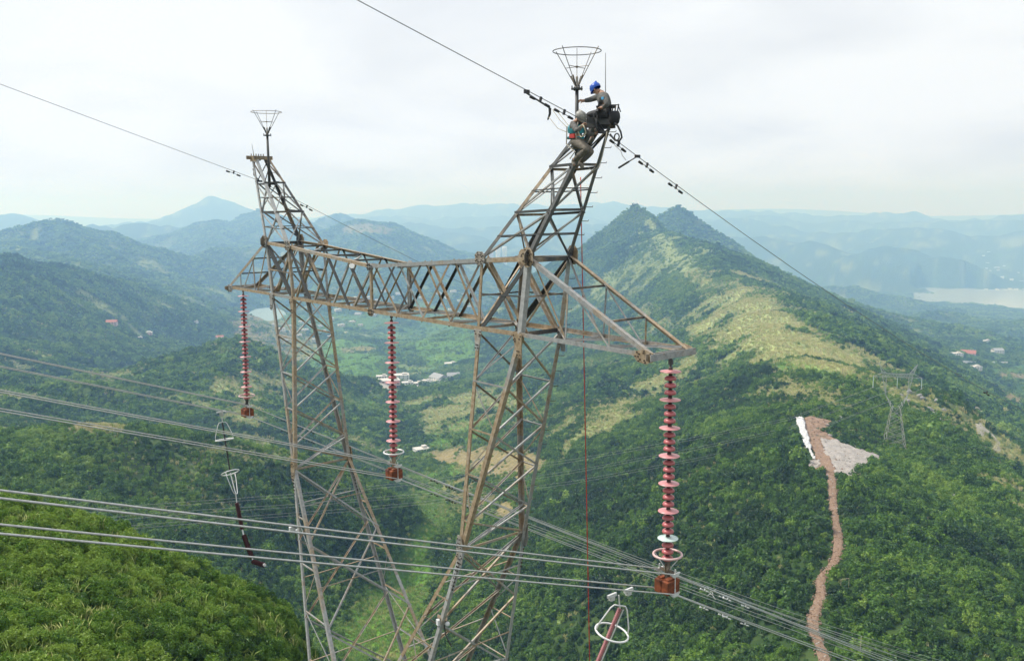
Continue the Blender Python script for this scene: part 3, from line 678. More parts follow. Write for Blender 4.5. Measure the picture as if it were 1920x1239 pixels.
Z2 = Z2[:4] + (np.clip(Z2[4] + .07, 0, 1), Z2[5]); Z3 = Z3[:4] + (np.clip(Z3[4] + .1, 0, 1), Z3[5])
# the shrubs that show largest become things of their own
def pix_of(x, y, z):
    d = y * math.cos(PITCH) - z * math.sin(PITCH); u = y * math.sin(PITCH) + z * math.cos(PITCH)
    return 960 + FOC * x / d, 619.5 - FOC * u / d, d
def take(Z, n, test, dmax):
    X, Y, Zz, R, T, rs = Z; px, py, d = pix_of(X, Y, Zz); ok = (px > 10) & (px < 1910) & (py > 0) & (py < 1225) & test(px, py) & (np.hypot(X, Y) < dmax)
    sc = np.where(ok, R / d, -1); order = np.argsort(-sc)[:n]; order = order[sc[order] > 0]
    rest = np.ones(len(X), bool); rest[order] = False
    return [(X[i], Y[i], Zz[i], R[i], T[i], px[i], py[i]) for i in order], (X[rest], Y[rest], Zz[rest], R[rest], T[rest], rs)
near_s, Z0 = take(Z0, 190, lambda px, py: px < 640, 90)
slope_s, Z1 = take(Z1, 110, lambda px, py: (px > 1000), 330)
stem = MB()
stem.tube([(0, 0, -0.5), (0.02, 0, 0.0), (0.05, 0.03, 0.5)], [.09, .07, .03], 6)
for k in range(5):
    a = k * 1.256; stem.tube([(0.02, 0, 0.05), (0.25 * math.cos(a), 0.25 * math.sin(a), 0.4), (0.42 * math.cos(a), 0.42 * math.sin(a), 0.75)], [.05, .035, .015], 5)
stem_me = stem.build('stem', M_BARK, link=False).data
def shrub(s, crowns, label, group, k):
    x, y, z, R, T, px, py = s
    t = thing('shrub', label, 'shrub', (x, y, z), group, rnd.uniform(0, 6.28))
    f = bpy.data.objects.new('foliage', crowns[k % len(crowns)]); COL.objects.link(f); f.parent = t; f['tint'] = float(T); f.scale = (R * rnd.uniform(.9, 1.15), R * rnd.uniform(.9, 1.15), R * rnd.uniform(.9, 1.25))
    g = bpy.data.objects.new('stem', stem_me); COL.objects.link(g); g.parent = t; g.scale = (R, R, R)
for k, s in enumerate(near_s):
    tone = 'bright yellow-green' if s[4] > 0.72 else ('fresh green' if s[4] > .5 else 'dark green')
    row = 'at the bottom edge' if s[6] > 1130 else ('in the middle' if s[6] > 1040 else 'along the upper rim'); colm = 'near the photo\'s left edge' if s[5] < 170 else ('by the pylon leg' if s[5] > 400 else 'left of the pylon')
    shrub(s, CROWN_NEAR, '%s shrub %s of the near slope, %s' % (tone, row, colm), '%s shrubs %s of the near slope, %s' % (tone, row, colm), k)
for k, s in enumerate(slope_s):
    tone = 'fresh green' if s[4] > 0.45 else 'dark green'
    colm = 'between red rope and insulator' if s[5] < 1250 else ('between insulator and dirt path' if s[5] < 1540 else 'right of the dirt path')
    row = 'at the bottom of the wooded slope' if s[6] > 1150 else 'low on the wooded slope'
    shrub(s, CROWN_MID, '%s bush %s, %s' % (tone, row, colm), '%s bushes %s, %s' % (tone, row, colm), k)
forest_object('undergrowth', Z0, CROWN_NEAR); forest_object('woods', Z1, CROWN_MID); forest_object('woods', Z2, CROWN_FAR, (.8, 1.2)); forest_object('woods', Z3, CROWN_VFAR, (.55, .9))

# grass tufts on the open ground
def grass():
    rs = np.random.RandomState(5); V = []; F = []
    for i in range(26):
        a = rs.uniform(0, 6.28); p = np.array([rs.uniform(-.5, .5), rs.uniform(-.5, .5), -0.1]); h = rs.uniform(.5, 1.0); ln = np.array([math.cos(a), math.sin(a), 0]) * rs.uniform(.15, .6)
        w = np.array([-math.sin(a), math.cos(a), 0]) * 0.05; i0 = len(V)
        V += [p - w, p + w, p + ln * .5 + np.array([0, 0, h * .75]) + w * .6, p + ln * .5 + np.array([0, 0, h * .75]) - w * .6, p + ln * 1.2 + np.array([0, 0, h]), p + ln * 1.2 + np.array([0, 0, h])]
        F += [(i0, i0 + 1, i0 + 2, i0 + 3), (i0 + 3, i0 + 2, i0 + 4, i0 + 5)]
    return np_mesh('grass', np.array(V), np.array(F), M_GRASS)
m_, N, L, b = mat_nodes('grass_blades'); M_GRASS = m_
tn = N.new('ShaderNodeAttribute'); tn.attribute_type = 'INSTANCER'; tn.attribute_name = 'tint'
rg = ramp(N, L, tn.outputs['Fac'], [(0.0, (0.50, 0.46, 0.22)), (0.45, (0.36, 0.38, 0.12)), (1.0, (0.15, 0.27, 0.035))]); L.new(rg.outputs[0], b.inputs['Base Color']); b.inputs['Roughness'].default_value = .8
def grass_pts(d0, d1, sp, seed, r0, r1):
    rs = np.random.RandomState(seed)
    xs = np.arange(-d1 * .6, d1 * .6, sp); ys = np.arange(d0 * .7, d1, sp); X, Y = np.meshgrid(xs, ys); X = X.ravel() + rs.uniform(-.5, .5, X.size) * sp; Y = Y.ravel() + rs.uniform(-.5, .5, Y.size) * sp
    D = np.hypot(X, Y); m = (D > d0) & (D < d1) & (np.abs(np.degrees(np.arctan2(X, Y))) < 35); X, Y = X[m], Y[m]
    dry, lush, soil = cover(X, Y); k = (rs.uniform(0, 1, len(X)) < np.maximum(dry, lush) * 1.2 + (.22 if d0 < 100 else .03)) & (inside(X, Y, PAD, 1.0) < .2) & (near_line(X, Y, PATH_S, 0) > 2.2)
    X, Y, dry, lush = X[k], Y[k], dry[k], lush[k]; R = rs.uniform(r0, r1, len(X))
    T = np.clip(np.where(lush > dry, 0.85, 0.15) + rs.normal(0, .22, len(X)) + fbm(X / 15, Y / 15, 2, 7) * .5, 0, 1)
    return X, Y, H(X, Y), R, T, rs
gme = grass()
forest_object('grass', grass_pts(150, 560, 1.7, 21, .9, 1.7), [gme]); forest_object('grass', grass_pts(560, 1600, 3.6, 22, 1.6, 2.8), [gme])
forest_object('grass', (lambda q: (q[0], q[1], q[2], q[3], np.clip(q[4] + .5, 0, 1), q[5]))(grass_pts(16, 150, .75, 23, .5, 1.05)), [gme])
# ------------------------------------------------------------------ steel
def steel(name, rust, light=1.0, fleck=0.0):
    m, N, L, b = mat_nodes(name); g = N.new('ShaderNodeNewGeometry'); oi = N.new('ShaderNodeObjectInfo')
    n1 = noise(N, L, g.outputs['Position'], 1.1, 6, .65); n2 = noise(N, L, g.outputs['Position'], 9.0, 5, .7)
    grey = ramp(N, L, n2.outputs['Fac'], [(0.25, (0.20 * light, 0.205 * light, 0.205 * light)), (0.55, (0.33 * light, 0.335 * light, 0.33 * light)), (0.8, (0.45 * light, 0.45 * light, 0.43 * light))])
    rst = ramp(N, L, n2.outputs['Fac'], [(0.25, (0.17, 0.11, 0.06)), (0.5, (0.35, 0.265, 0.17)), (0.75, (0.47, 0.40, 0.31))])
    s = N.new('ShaderNodeMath'); s.operation = 'MULTIPLY_ADD'; s.inputs[1].default_value = .3; L.new(oi.outputs['Random'], s.inputs[0]); L.new(n1.outputs['Fac'], s.inputs[2])
    mp = N.new('ShaderNodeMapRange'); mp.inputs['From Min'].default_value = 0.74 - rust * .5; mp.inputs['From Max'].default_value = 0.92 - rust * .5; L.new(s.outputs[0], mp.inputs['Value'])
    c = mixc(N, L, mp.outputs[0], grey.outputs[0], rst.outputs[0])
    n3 = noise(N, L, g.outputs['Position'], 3.0, 4, .6); mp3 = N.new('ShaderNodeMapRange'); mp3.inputs['From Min'].default_value = .62; mp3.inputs['From Max'].default_value = .72; mp3.inputs['To Max'].default_value = .8 * min(1, rust + .15)
    L.new(n3.outputs['Fac'], mp3.inputs['Value']); c = mixc(N, L, mp3.outputs[0], c, (0.26, 0.115, 0.04))
    L.new(c, b.inputs['Base Color']); b.inputs['Roughness'].default_value = .55; b.inputs['Metallic'].default_value = 0.1
    bp = N.new('ShaderNodeBump'); bp.inputs['Strength'].default_value = .15; bp.inputs['Distance'].default_value = .01; L.new(n2.outputs['Fac'], bp.inputs['Height']); L.new(bp.outputs[0], b.inputs['Normal'])
    return m
M_RUST = steel('weathered_steel', .52); M_GALV = steel('galvanised_steel', .10, 1.2); M_MIX = steel('stained_steel', .36); M_DARK = steel('dull_and_shaded_steel', .14, .22)  # M_DARK: dark fittings, and shade painted into the bridge braces
M_SHADE = steel('backlit_shade_steel', .08, .40); M_BLACK = simple_mat('black_rubber', (0.022, 0.022, 0.024), .5); M_BOLT = simple_mat('bolt_steel', (0.07, 0.06, 0.05), .6, .3)  # M_SHADE: backlit shade of the right peak painted into the steel colour

TO = Vector((-3.8459, 28.3402, -3.3274)); YAW = -0.8771
UD = Vector((math.cos(YAW), math.sin(YAW), 0)); VD = Vector((-math.sin(YAW), math.cos(YAW), 0))
def tw(u, v, w): return TO + UD * u + VD * v + Vector((0, 0, w))
def dir_w(u, v, w): return UD * u + VD * v + Vector((0, 0, w))
GZ = ground(TO.x, TO.y) - TO.z
tower = thing('transmission_tower', 'rusty steel lattice pylon in wine-glass shape carrying red insulator strings', 'pylon', (TO.x, TO.y, TO.z + GZ))
bpy.context.view_layer.update(); TINV = Matrix.Translation((-TO.x, -TO.y, -(TO.z + GZ)))
def to_t(p): return TINV @ p

def angle_iron(name, A, B, s, inward, mat=None, t=None, parent=None, flip=1, ext=0.0, slim=1.0):
    """an L-shaped steel member from A to B (tower coordinates); its flanges face `inward` = one or two directions"""
    s *= .84; a, b_ = tw(*A), tw(*B); ax = (b_ - a); Ln = ax.length; ax /= Ln
    a = a - ax * ext; b_ = b_ + ax * ext; t = t or max(0.012, s * .12)
    d1 = dir_w(*inward[0]); d1 = (d1 - ax * d1.dot(ax)); d1.normalize()
    if len(inward) > 1:
        d2 = dir_w(*inward[1]); d2 = d2 - ax * d2.dot(ax) - d1 * d2.dot(d1); d2.normalize()
    else: d2 = ax.cross(d1) * flip
    s2 = s * slim
    prof = [(0, 0), (s, 0), (s, t), (t, t), (t, s2), (0, s2)]
    V = []
    for p in (a, b_):
        for x, y in prof: V.append(to_t(p + d1 * x + d2 * y))
    F = [(i, (i + 1) % 6, 6 + (i + 1) % 6, 6 + i) for i in range(6)] + [(0, 1, 2, 3), (0, 3, 4, 5), (9, 8, 7, 6), (11, 10, 9, 6)]
    if d1.cross(d2).dot(ax) > 0: F = [f[::-1] for f in F]
    return mesh_obj(name, V, F, mat or M_RUST, parent or tower)

B_, BT, UI, UO, UTI, UTO, HL, HTI, HM = .7278, .7325, 5.4294, 7.2288, 5.6329, 7.5566, 2.0281, 1.9335, 1.5041
TIPU, TIPV = 11.5388, .6297; UE, BE, WE = 5.0907, 1.16, -6.152; PUI, PUO, PV, PH = 8.98, 9.37, .2854, 5.158
WW, UW, BW = -14.0, 2.7, 2.0
def lerp(A, B, t): return tuple(A[i] + (B[i] - A[i]) * t for i in range(3))
def brace(A, B, s, n, mat=None, off=0.0, flip=1, name='diagonal_brace'):
    """face member; n = inward normal of the face; off pushes it in so crossing members do not share planes"""
    A = tuple(A[i] + n[i] * off for i in range(3)); B = tuple(B[i] + n[i] * off for i in range(3))
    return angle_iron(name, A, B, s * .86, [n], mat, flip=flip, t=max(.01, s * .13))
for sv in (-1, 1):
    fin = (0, -sv, 0)                                        # inward from this face
    # chords
    for su in (-1, 1):
        angle_iron('bottom_chord', (0, sv * B_, 0), (su * UI, sv * B_, 0), .135, [(0, -sv, 0), (0, 0, 1)])
        angle_iron('bottom_chord', (su * UI, sv * B_, 0.002), (su * UO, sv * B_, 0.02), .137, [(0, -sv, 0), (0, 0, 1)])
        angle_iron('bottom_chord', (su * UO, sv * B_, 0.02), (su * TIPU, sv * TIPV, 0), .13, [(0, -sv, 0), (0, 0, 1)])
        angle_iron('top_chord', (0, sv * BT, HM), (su * UTI, sv * BT, HTI), .125, [(0, -sv, 0), (0, 0, -1)], M_MIX)
        angle_iron('top_chord', (su * UTI, sv * BT, HTI + .002), (su * UTO, sv * BT, HL), .127, [(0, -sv, 0), (0, 0, -1)], M_MIX)
        angle_iron('arm_chord', (su * UTO, sv * BT, HL), (su * TIPU, sv * TIPV, 0.06), .13, [(0, -sv, 0), (0, 0, -1)], M_MIX)
        # bridge lattice: four crossed panels per half
        for k in range(4):
            t0, t1 = k / 4, (k + 1) / 4
            b0, b1 = lerp((0, sv * B_, 0), (su * UI, sv * B_, 0), t0), lerp((0, sv * B_, 0), (su * UI, sv * B_, 0), t1)
            c0, c1 = lerp((0, sv * BT, HM), (su * UTI, sv * BT, HTI), t0), lerp((0, sv * BT, HM), (su * UTI, sv * BT, HTI), t1)
            brace(b0, c1, .095, fin, M_DARK, .016, flip=su * sv); brace(c0, b1, .09, fin, M_RUST if (k + sv) % 3 else M_GALV, .125, flip=-su * sv)  # first brace darkened: the shade on its flange is put into the colour
        # panel over the leg
        Bi, Bo, Ti, To_ = (su * UI, sv * B_, 0), (su * UO, sv * B_, .02), (su * UTI, sv * BT, HTI), (su * UTO, sv * BT, HL)
        brace(Bi, To_, .16, fin, M_DARK, .018, flip=su * sv); brace(Ti, Bo, .15, fin, M_RUST, .19, flip=-su * sv)  # thick dark brace likewise has its shade in the colour
        angle_iron('post', Bi, Ti, .11, [(su, 0, 0), (0, -sv, 0)], M_MIX); angle_iron('post', Bo, To_, .17, [(-su, 0, 0), (0, -sv, 0)], M_GALV)
        angle_iron('horizontal_strut', lerp(Bi, Ti, .5), lerp(Bo, To_, .5), .05, [fin], M_DARK)
        # arm panel
        ta = [lerp(To_, (su * TIPU, sv * TIPV, .06), q) for q in (0, 1 / 3, 2 / 3)]; bb = [lerp(Bo, (su * TIPU, sv * TIPV, 0), q) for q in (0, .36, .69)]
        brace(ta[1], bb[1], .07, fin, M_MIX, .014, name='vertical_strut'); brace(ta[2], bb[2], .065, fin, M_MIX, .014, name='vertical_strut')
        brace(ta[0], bb[1], .09 if sv > 0 else .06, fin, M_RUST, .09); brace(ta[1], bb[2], .06, fin, M_GALV, .085)
    for q in (-.05, .05):
        angle_iron('vertical_strut', (q, sv * B_, 0.0), (q, sv * BT, HM), .075, [(0, -sv, 0)], M_MIX, flip=1 if q > 0 else -1)
for su in (-1, 1):
    # struts between the two sides
    for k in range(0, 5):
        b0 = lerp((0, 0, 0), (su * UI, 0, 0), k / 4); c0 = lerp((0, 0, HM), (su * UTI, 0, HTI), k / 4)
        if not (k == 0 and su == 1):
            angle_iron('cross_strut', (b0[0], -B_ + .14, .012), (b0[0], B_ - .14, .012), .08 if k else .13, [(0, 0, 1)], M_RUST)
            angle_iron('cross_strut', (c0[0], -BT + .13, c0[2] - .02), (c0[0], BT - .13, c0[2] - .02), .07, [(0, 0, -1)], M_DARK)
        if k < 4:
            b1 = lerp((0, 0, 0), (su * UI, 0, 0), (k + 1) / 4); c1 = lerp((0, 0, HM), (su * UTI, 0, HTI), (k + 1) / 4); s = 1 if k % 2 else -1
            angle_iron('diagonal_brace', (b0[0], -s * B_ * .85, .1), (b1[0], s * B_ * .85, .1), .06, [(0, 0, 1)], M_GALV)
            angle_iron('diagonal_brace', (c0[0], -s * BT * .85, c0[2] - .1), (c1[0], s * BT * .85, c1[2] - .1), .06, [(0, 0, -1)], M_GALV)
    angle_iron('cross_strut', (su * UO, -B_ + .14, .03), (su * UO, B_ - .14, .03), .12, [(0, 0, 1)], M_DARK)
    angle_iron('cross_strut', (su * UTO, -BT + .13, HL - .02), (su * UTO, BT - .13, HL - .02), .13, [(0, 0, -1)], M_DARK)
    angle_iron('diagonal_brace', (su * UI, B_ * .85, .1), (su * UO, -B_ * .85, .1), .07, [(0, 0, 1)], M_GALV)
    # end frames of the leg panel
    for uu, ut, hh, mm in ((UI, UTI, HTI, M_RUST), (UO, UTO, HL, M_RUST)):
        s = -su if uu == UO else su
        brace((su * uu, -B_, .05), (su * ut, BT, hh - .08), .085, (s, 0, 0), mm, .02); brace((su * uu, B_, .05), (su * ut, -BT, hh - .08), .085, (s, 0, 0), M_MIX, .12)
        angle_iron('horizontal_strut', (su * (uu + ut) / 2, -B_ + .1, hh / 2), (su * (uu + ut) / 2, B_ - .1, hh / 2), .05, [(s, 0, 0)], M_DARK)
    # arm: struts and zigzag between the sides, and the end beam
    prev_b = (su * UO, 0, .02)
    for i, q in enumerate((1 / 3, 2 / 3)):
        T_ = lerp((su * UTO, BT, HL), (su * TIPU, TIPV, .06), q); Bq = lerp((su * UO, B_, .02), (su * TIPU, TIPV, 0), (.36, .69)[i])
        angle_iron('cross_strut', (T_[0], -T_[1] + .1, T_[2] - .015), (T_[0], T_[1] - .1, T_[2] - .015), .06, [(0, 0, -1)], M_DARK)
        angle_iron('cross_strut', (Bq[0], -Bq[1] + .13, .03), (Bq[0], Bq[1] - .13, .03), .065, [(0, 0, 1)], M_GALV)
        s = 1 if i else -1
        angle_iron('diagonal_brace', (prev_b[0], -s * .6, .1), (Bq[0], s * .6, .1), .06, [(0, 0, 1)], M_GALV); prev_b = Bq
    angle_iron('diagonal_brace', (prev_b[0], -.58, .1), (su * (TIPU - .15), .5, .1), .06, [(0, 0, 1)], M_GALV)
    for q in (-.07, .07):
        g = MB(); a, b_ = tw(su * (TIPU - .04) + q, -TIPV - .12, .02), tw(su * (TIPU - .04) + q, TIPV + .14, .02)
        g.bar(to_t(a), to_t(b_), .02, .15, up=(0, 0, 1)); g.build('end_beam', M_MIX, tower)
    # ground-wire peak
    base = {(i, s): ((su * (UTI if i == 0 else UTO)), s * BT, HTI if i == 0 else HL) for i in (0, 1) for s in (-1, 1)}
    top = {(i, s): (su * (PUI if i == 0 else PUO), s * PV, PH) for i in (0, 1) for s in (-1, 1)}
    fr = (0, .36, .70, 1.0)
    node = lambda i, s, q: lerp(base[(i, s)], top[(i, s)], q)
    for (i, s) in base:
        dirs = [(su if i == 0 else -su, 0, 0), (0, -s, 0)]
        for k in range(3): angle_iron('peak_post', node(i, s, fr[k]), node(i, s, fr[k + 1]), (.125, .115, .1)[k], dirs, (M_GALV if s < 0 else M_DARK) if su < 0 else M_SHADE)  # right peak posts carry their backlit shade in the colour
    faces = [((0, -1), (1, -1), (0, 1, 0)), ((1, -1), (1, 1), (-su, 0, 0)), ((0, 1), (1, 1), (0, -1, 0)), ((0, -1), (0, 1), (su, 0, 0))]
    for fi, (p, q, n) in enumerate(faces):
        for k in (1, 2):
            angle_iron('horizontal_strut', node(*p, fr[k]), node(*q, fr[k]), .075, [n], M_DARK)
        for k in range(2):
            brace(node(*p, fr[k]), node(*q, fr[k + 1]), .055, n, M_GALV, .012); brace(node(*q, fr[k]), node(*p, fr[k + 1]), .08 if fi < 2 else .06, n, M_DARK if fi % 2 else M_GALV, .085)
            h = (fr[k] + fr[k + 1]) / 2
            angle_iron('horizontal_strut', node(*p, h), node(*q, h), .035, [n], M_DARK)
        brace(node(*p, .70), node(*q, .97), .055, n, M_DARK, .012)
    # top plates of the peak
    g = MB()
    for s in (-1, 1): g.bar(to_t(tw(su * (PUI - .06), s * (PV + .015), PH)), to_t(tw(su * (PUO + .1), s * (PV + .015), PH)), .02, .2, up=(0, 0, 1))
    g.bar(to_t(tw(su * (PUI - .02), -PV - .1, PH + .03)), to_t(tw(su * (PUI - .02), PV + .1, PH + .03)), .02, .14, up=(0, 0, 1)); g.bar(to_t(tw(su * PUO, -PV - .22, PH + .05)), to_t(tw(su * PUO, PV + .1, PH + .05)), .02, .14, up=(0, 0, 1))
    for k in range(6): g.bar(to_t(tw(su * PUO, -.3 + k * .1, PH + .1)), to_t(tw(su * PUO, -.3 + k * .1, PH + .2)), .03, .03)
    g.build('peak_plate', M_DARK, tower)
    # upper leg: four posts that close in pairs on the elbow
    tp = {(i, s): (su * (UI if i == 0 else UO), s * B_, 0) for i in (0, 1) for s in (-1, 1)}; el = {(0, s): (su * (UE - .08), s * BE, WE) for s in (-1, 1)}; el.update({(1, s): (su * (UE + .08), s * BE, WE) for s in (-1, 1)})
    nd = lambda i, s, q: lerp(tp[(i, s)], el[(i, s)], q)
    fq = (0, .225, .44, .645, .86, 1.0)
    for (i, s) in tp:
        dirs = [(su if i == 0 else -su, 0, 0), (0, -s, 0)]
        angle_iron('leg_post', nd(i, s, 0), nd(i, s, .52), .15, dirs, M_RUST if (i + s) % 2 else M_MIX); angle_iron('leg_post', nd(i, s, .52), nd(i, s, 1), .152, dirs, M_MIX if i else M_RUST)
    for s in (-1, 1):
        n = (0, -s, 0)
        for k in range(1, 5): angle_iron('horizontal_strut', nd(0, s, fq[k]), nd(1, s, fq[k]), .055, [n], M_MIX)
        for k in range(4):
            a, b_ = ((0, 1) if k % 2 else (1, 0)); brace(nd(a, s, fq[k] + .01), nd(b_, s, fq[k + 1] - .01), .05, n, M_MIX, .012)
    for i in (0, 1):
        n = (su if i == 0 else -su, 0, 0)
        for k in range(5):
            brace(nd(i, -1, fq[k]), nd(i, 1, fq[k + 1]), .065, n, M_MIX if k % 2 else M_RUST, .014); brace(nd(i, 1, fq[k]), nd(i, -1, fq[k + 1]), .065, n, M_GALV, .085)
        angle_iron('horizontal_strut', nd(i, -1, 1), nd(i, 1, 1), .08, [n], M_RUST)
    # lower leg
    wa = {(0, s): (su * .06, s * BW, WW) for s in (-1, 1)}; wa.update({(1, s): (su * UW, s * BW, WW) for s in (-1, 1)})
    ld = lambda i, s, q: lerp(el[(i, s)], wa[(i, s)], q)
    for (i, s) in wa:
        dirs = [(su if i == 0 else -su, 0, 0), (0, -s, 0)]
        angle_iron('leg_post', ld(i, s, 0.0), ld(i, s, .5), .14, dirs, M_RUST if i == 0 else M_GALV); angle_iron('leg_post', ld(i, s, .5), ld(i, s, 1), .142, dirs, M_GALV)
    lq = (0, .3, .63, 1)
    for i in (0, 1):
        n = (su if i == 0 else -su, 0, 0)
        for k in range(3):
            brace(ld(i, -1, lq[k]), ld(i, 1, lq[k + 1]), .075, n, M_GALV, .014); brace(ld(i, 1, lq[k]), ld(i, -1, lq[k + 1]), .075, n, M_MIX, .1)
            h = (lq[k] + lq[k + 1]) / 2
            mid = lerp(ld(i, -1, h), ld(i, 1, h), .5)
            angle_iron('horizontal_strut', ld(i, -1, h), mid, .045, [n], M_MIX); angle_iron('horizontal_strut', mid, ld(i, 1, h), .046, [n], M_RUST)
    for s in (-1, 1):
        n = (0, -s, 0)
        for k, q in enumerate((.2, .4, .6, .8)):
            angle_iron('horizontal_strut', ld(0, s, q), ld(1, s, q), .05, [n], M_RUST); a, b_ = ((0, 1) if k % 2 else (1, 0)); brace(ld(a, s, q), ld(b_, s, q + .19), .045, n, M_GALV, .012)
        angle_iron('waist_beam', (0, s * BW, WW), (su * UW, s * BW, WW), .12, [n], M_GALV)
    # body down to the ground
    for s in (-1, 1):
        ft = (su * 4.6, s * 4.2, ground(*tw(su * 4.6, s * 4.2, 0)[:2]) - TO.z - .4)
        angle_iron('leg_post', (su * UW, s * BW, WW), ft, .18, [(-su, 0, 0), (0, -s, 0)], M_GALV)
        tp2 = (su * UW, s * BW, WW)
        ft2 = (-su * 4.6, s * 4.2, ground(*tw(-su * 4.6, s * 4.2, 0)[:2]) - TO.z - .4)
        for k in range(4): brace(lerp(tp2, ft, k / 4), lerp((-su * UW, s * BW, WW), ft2, (k + 1) / 4), .09, (0, -s, 0), M_GALV, .02 if su > 0 else .14)
        ft3 = (su * 4.6, -s * 4.2, ground(*tw(su * 4.6, -s * 4.2, 0)[:2]) - TO.z - .4)
        for k in range(4): brace(lerp(tp2, ft, k / 4), lerp((su * UW, -s * BW, WW), ft3, (k + 1) / 4), .09, (-su, 0, 0), M_GALV, .02 if s > 0 else .14)
# gusset plates with their bolts
def gusset(c, axu, axw, shape, mat, out, th=.018):
    """flat steel plate at a node: c tower coords, shape = outline in (u,w) metres, out = outward normal"""
    n = dir_w(*out).normalized(); x = dir_w(*axu).normalized(); y = dir_w(*axw).normalized(); p = tw(*c) + n * .02
    V = [to_t(p + x * a + y * b_) for a, b_ in shape] + [to_t(p + x * a + y * b_ + n * th) for a, b_ in shape]; k = len(shape)
    F = [tuple(range(k)), tuple(range(2 * k - 1, k - 1, -1))] + [(i, k + i, k + (i + 1) % k, (i + 1) % k) for i in range(k)]
    g = mesh_obj('gusset_plate', V, F, mat, tower)
    bm_ = MB(); cx = sum(a for a, _ in shape) / k; cy = sum(b_ for _, b_ in shape) / k
    for a, b_ in shape:
        for q in (.78, .5):
            bm_.lathe([(0.0001, .03), (.016, .03), (.016, 0)], to_t(p + x * (cx + (a - cx) * q) + y * (cy + (b_ - cy) * q) + n * th), 6, Matrix((x, y, n)).transposed())
    bo = bm_.build('bolts', M_BOLT, g); bo['kind'] = 'stuff'
    return g
oct_ = lambda w, h: [(-w, -h * .5), (-w * .5, -h), (w * .5, -h), (w, -h * .5), (w, h * .5), (w * .5, h), (-w * .5, h), (-w, h * .5)]
for su in (-1, 1):
    for sv in (-1, 1):
        o = (0, sv, 0)
        gusset((su * UTO, sv * BT, HL), (1, 0, 0), (0, 0, 1), oct_(.19, .24), M_RUST, o); gusset((su * UTI, sv * BT, HTI), (1, 0, 0), (0, 0, 1), oct_(.2, .18), M_RUST, o)
        gusset((su * (UI + .02), sv * B_, -.12), (su, 0, 0), (0, 0, 1), [(-.07, -.42), (.06, -.42), (.2, .05), (.2, .16), (-.1, .16)], M_GALV, o)
        gusset((su * (UO - .02), sv * B_, -.1), (-su, 0, 0), (0, 0, 1), [(-.07, -.42), (.06, -.42), (.24, .06), (.24, .2), (-.1, .2)], M_MIX, o)
        gusset((su * UTO, sv * BT, HL), (0, 1, 0), (0, 0, 1), oct_(.16, .2), M_DARK, (su, 0, 0))
        gusset((su * UE, sv * BE, WE), (1, 0, 0), (0, 0, 1), oct_(.14, .45), M_MIX, o)
    gusset((su * (TIPU - .12), -TIPV, .02), (su, 0, 0), (0, 0, 1), [(-.42, -.02), (-.36, .1), (-.1, .16), (.14, .1), (.14, -.1), (-.05, -.16), (-.3, -.14)], M_MIX, (0, -1, 0))
    gusset((su * (TIPU - .12), TIPV, .02), (su, 0, 0), (0, 0, 1), [(-.42, -.02), (-.36, .1), (-.1, .16), (.14, .1), (.14, -.1), (-.05, -.12)], M_MIX, (0, 1, 0))
for sv in (-1, 1):
    gusset((0, sv * BT, HM - .06), (1, 0, 0), (0, 0, 1), oct_(.13, .12), M_GALV, (0, sv, 0)); gusset((0, sv * B_, .02), (1, 0, 0), (0, 0, 1), oct_(.16, .12), M_MIX, (0, sv, 0))
# step bolts up two of the posts
sb = MB()
def steps(A, B, n, d):
    for k in range(n):
        p = tw(*lerp(A, B, (k + .5) / n)); q = p + dir_w(*d) * .16; sb.tube([to_t(p), to_t(q), to_t(q + Vector((0, 0, .035)))], .009, 5)
steps((UTO, BT, HL), (PUO, PV, PH), 9, (.8, .6, 0)); steps((-UTO, BT, HL), (-PUO, PV, PH), 9, (.3, .9, 0)); steps((UO, B_, 0), (UTO, BT, HL), 5, (.8, .6, 0))
steps((-UO, B_, 0), (-UE, BE, WE), 14, (.6, .8, 0)); steps((UO, B_, 0), (UE, BE, WE), 14, (.8, .6, 0))
tag(sb.build('step_bolts', M_BOLT, tower), kind='stuff')
# rows of splice bolts on the leg posts
for su in (-1, 1):
    for s in (-1, 1):
        bm_ = MB()
        for k in range(8):
            for q in (-.035, .035):
                p = tw(su * (UE - .05 + q) - su * k * .035, s * (BE + .045 + k * .008), WE - .35 - k * .12); bm_.box(to_t(p), (.04, .04, .04))
        tag(bm_.build('splice_bolts', M_BOLT, tower), kind='stuff')

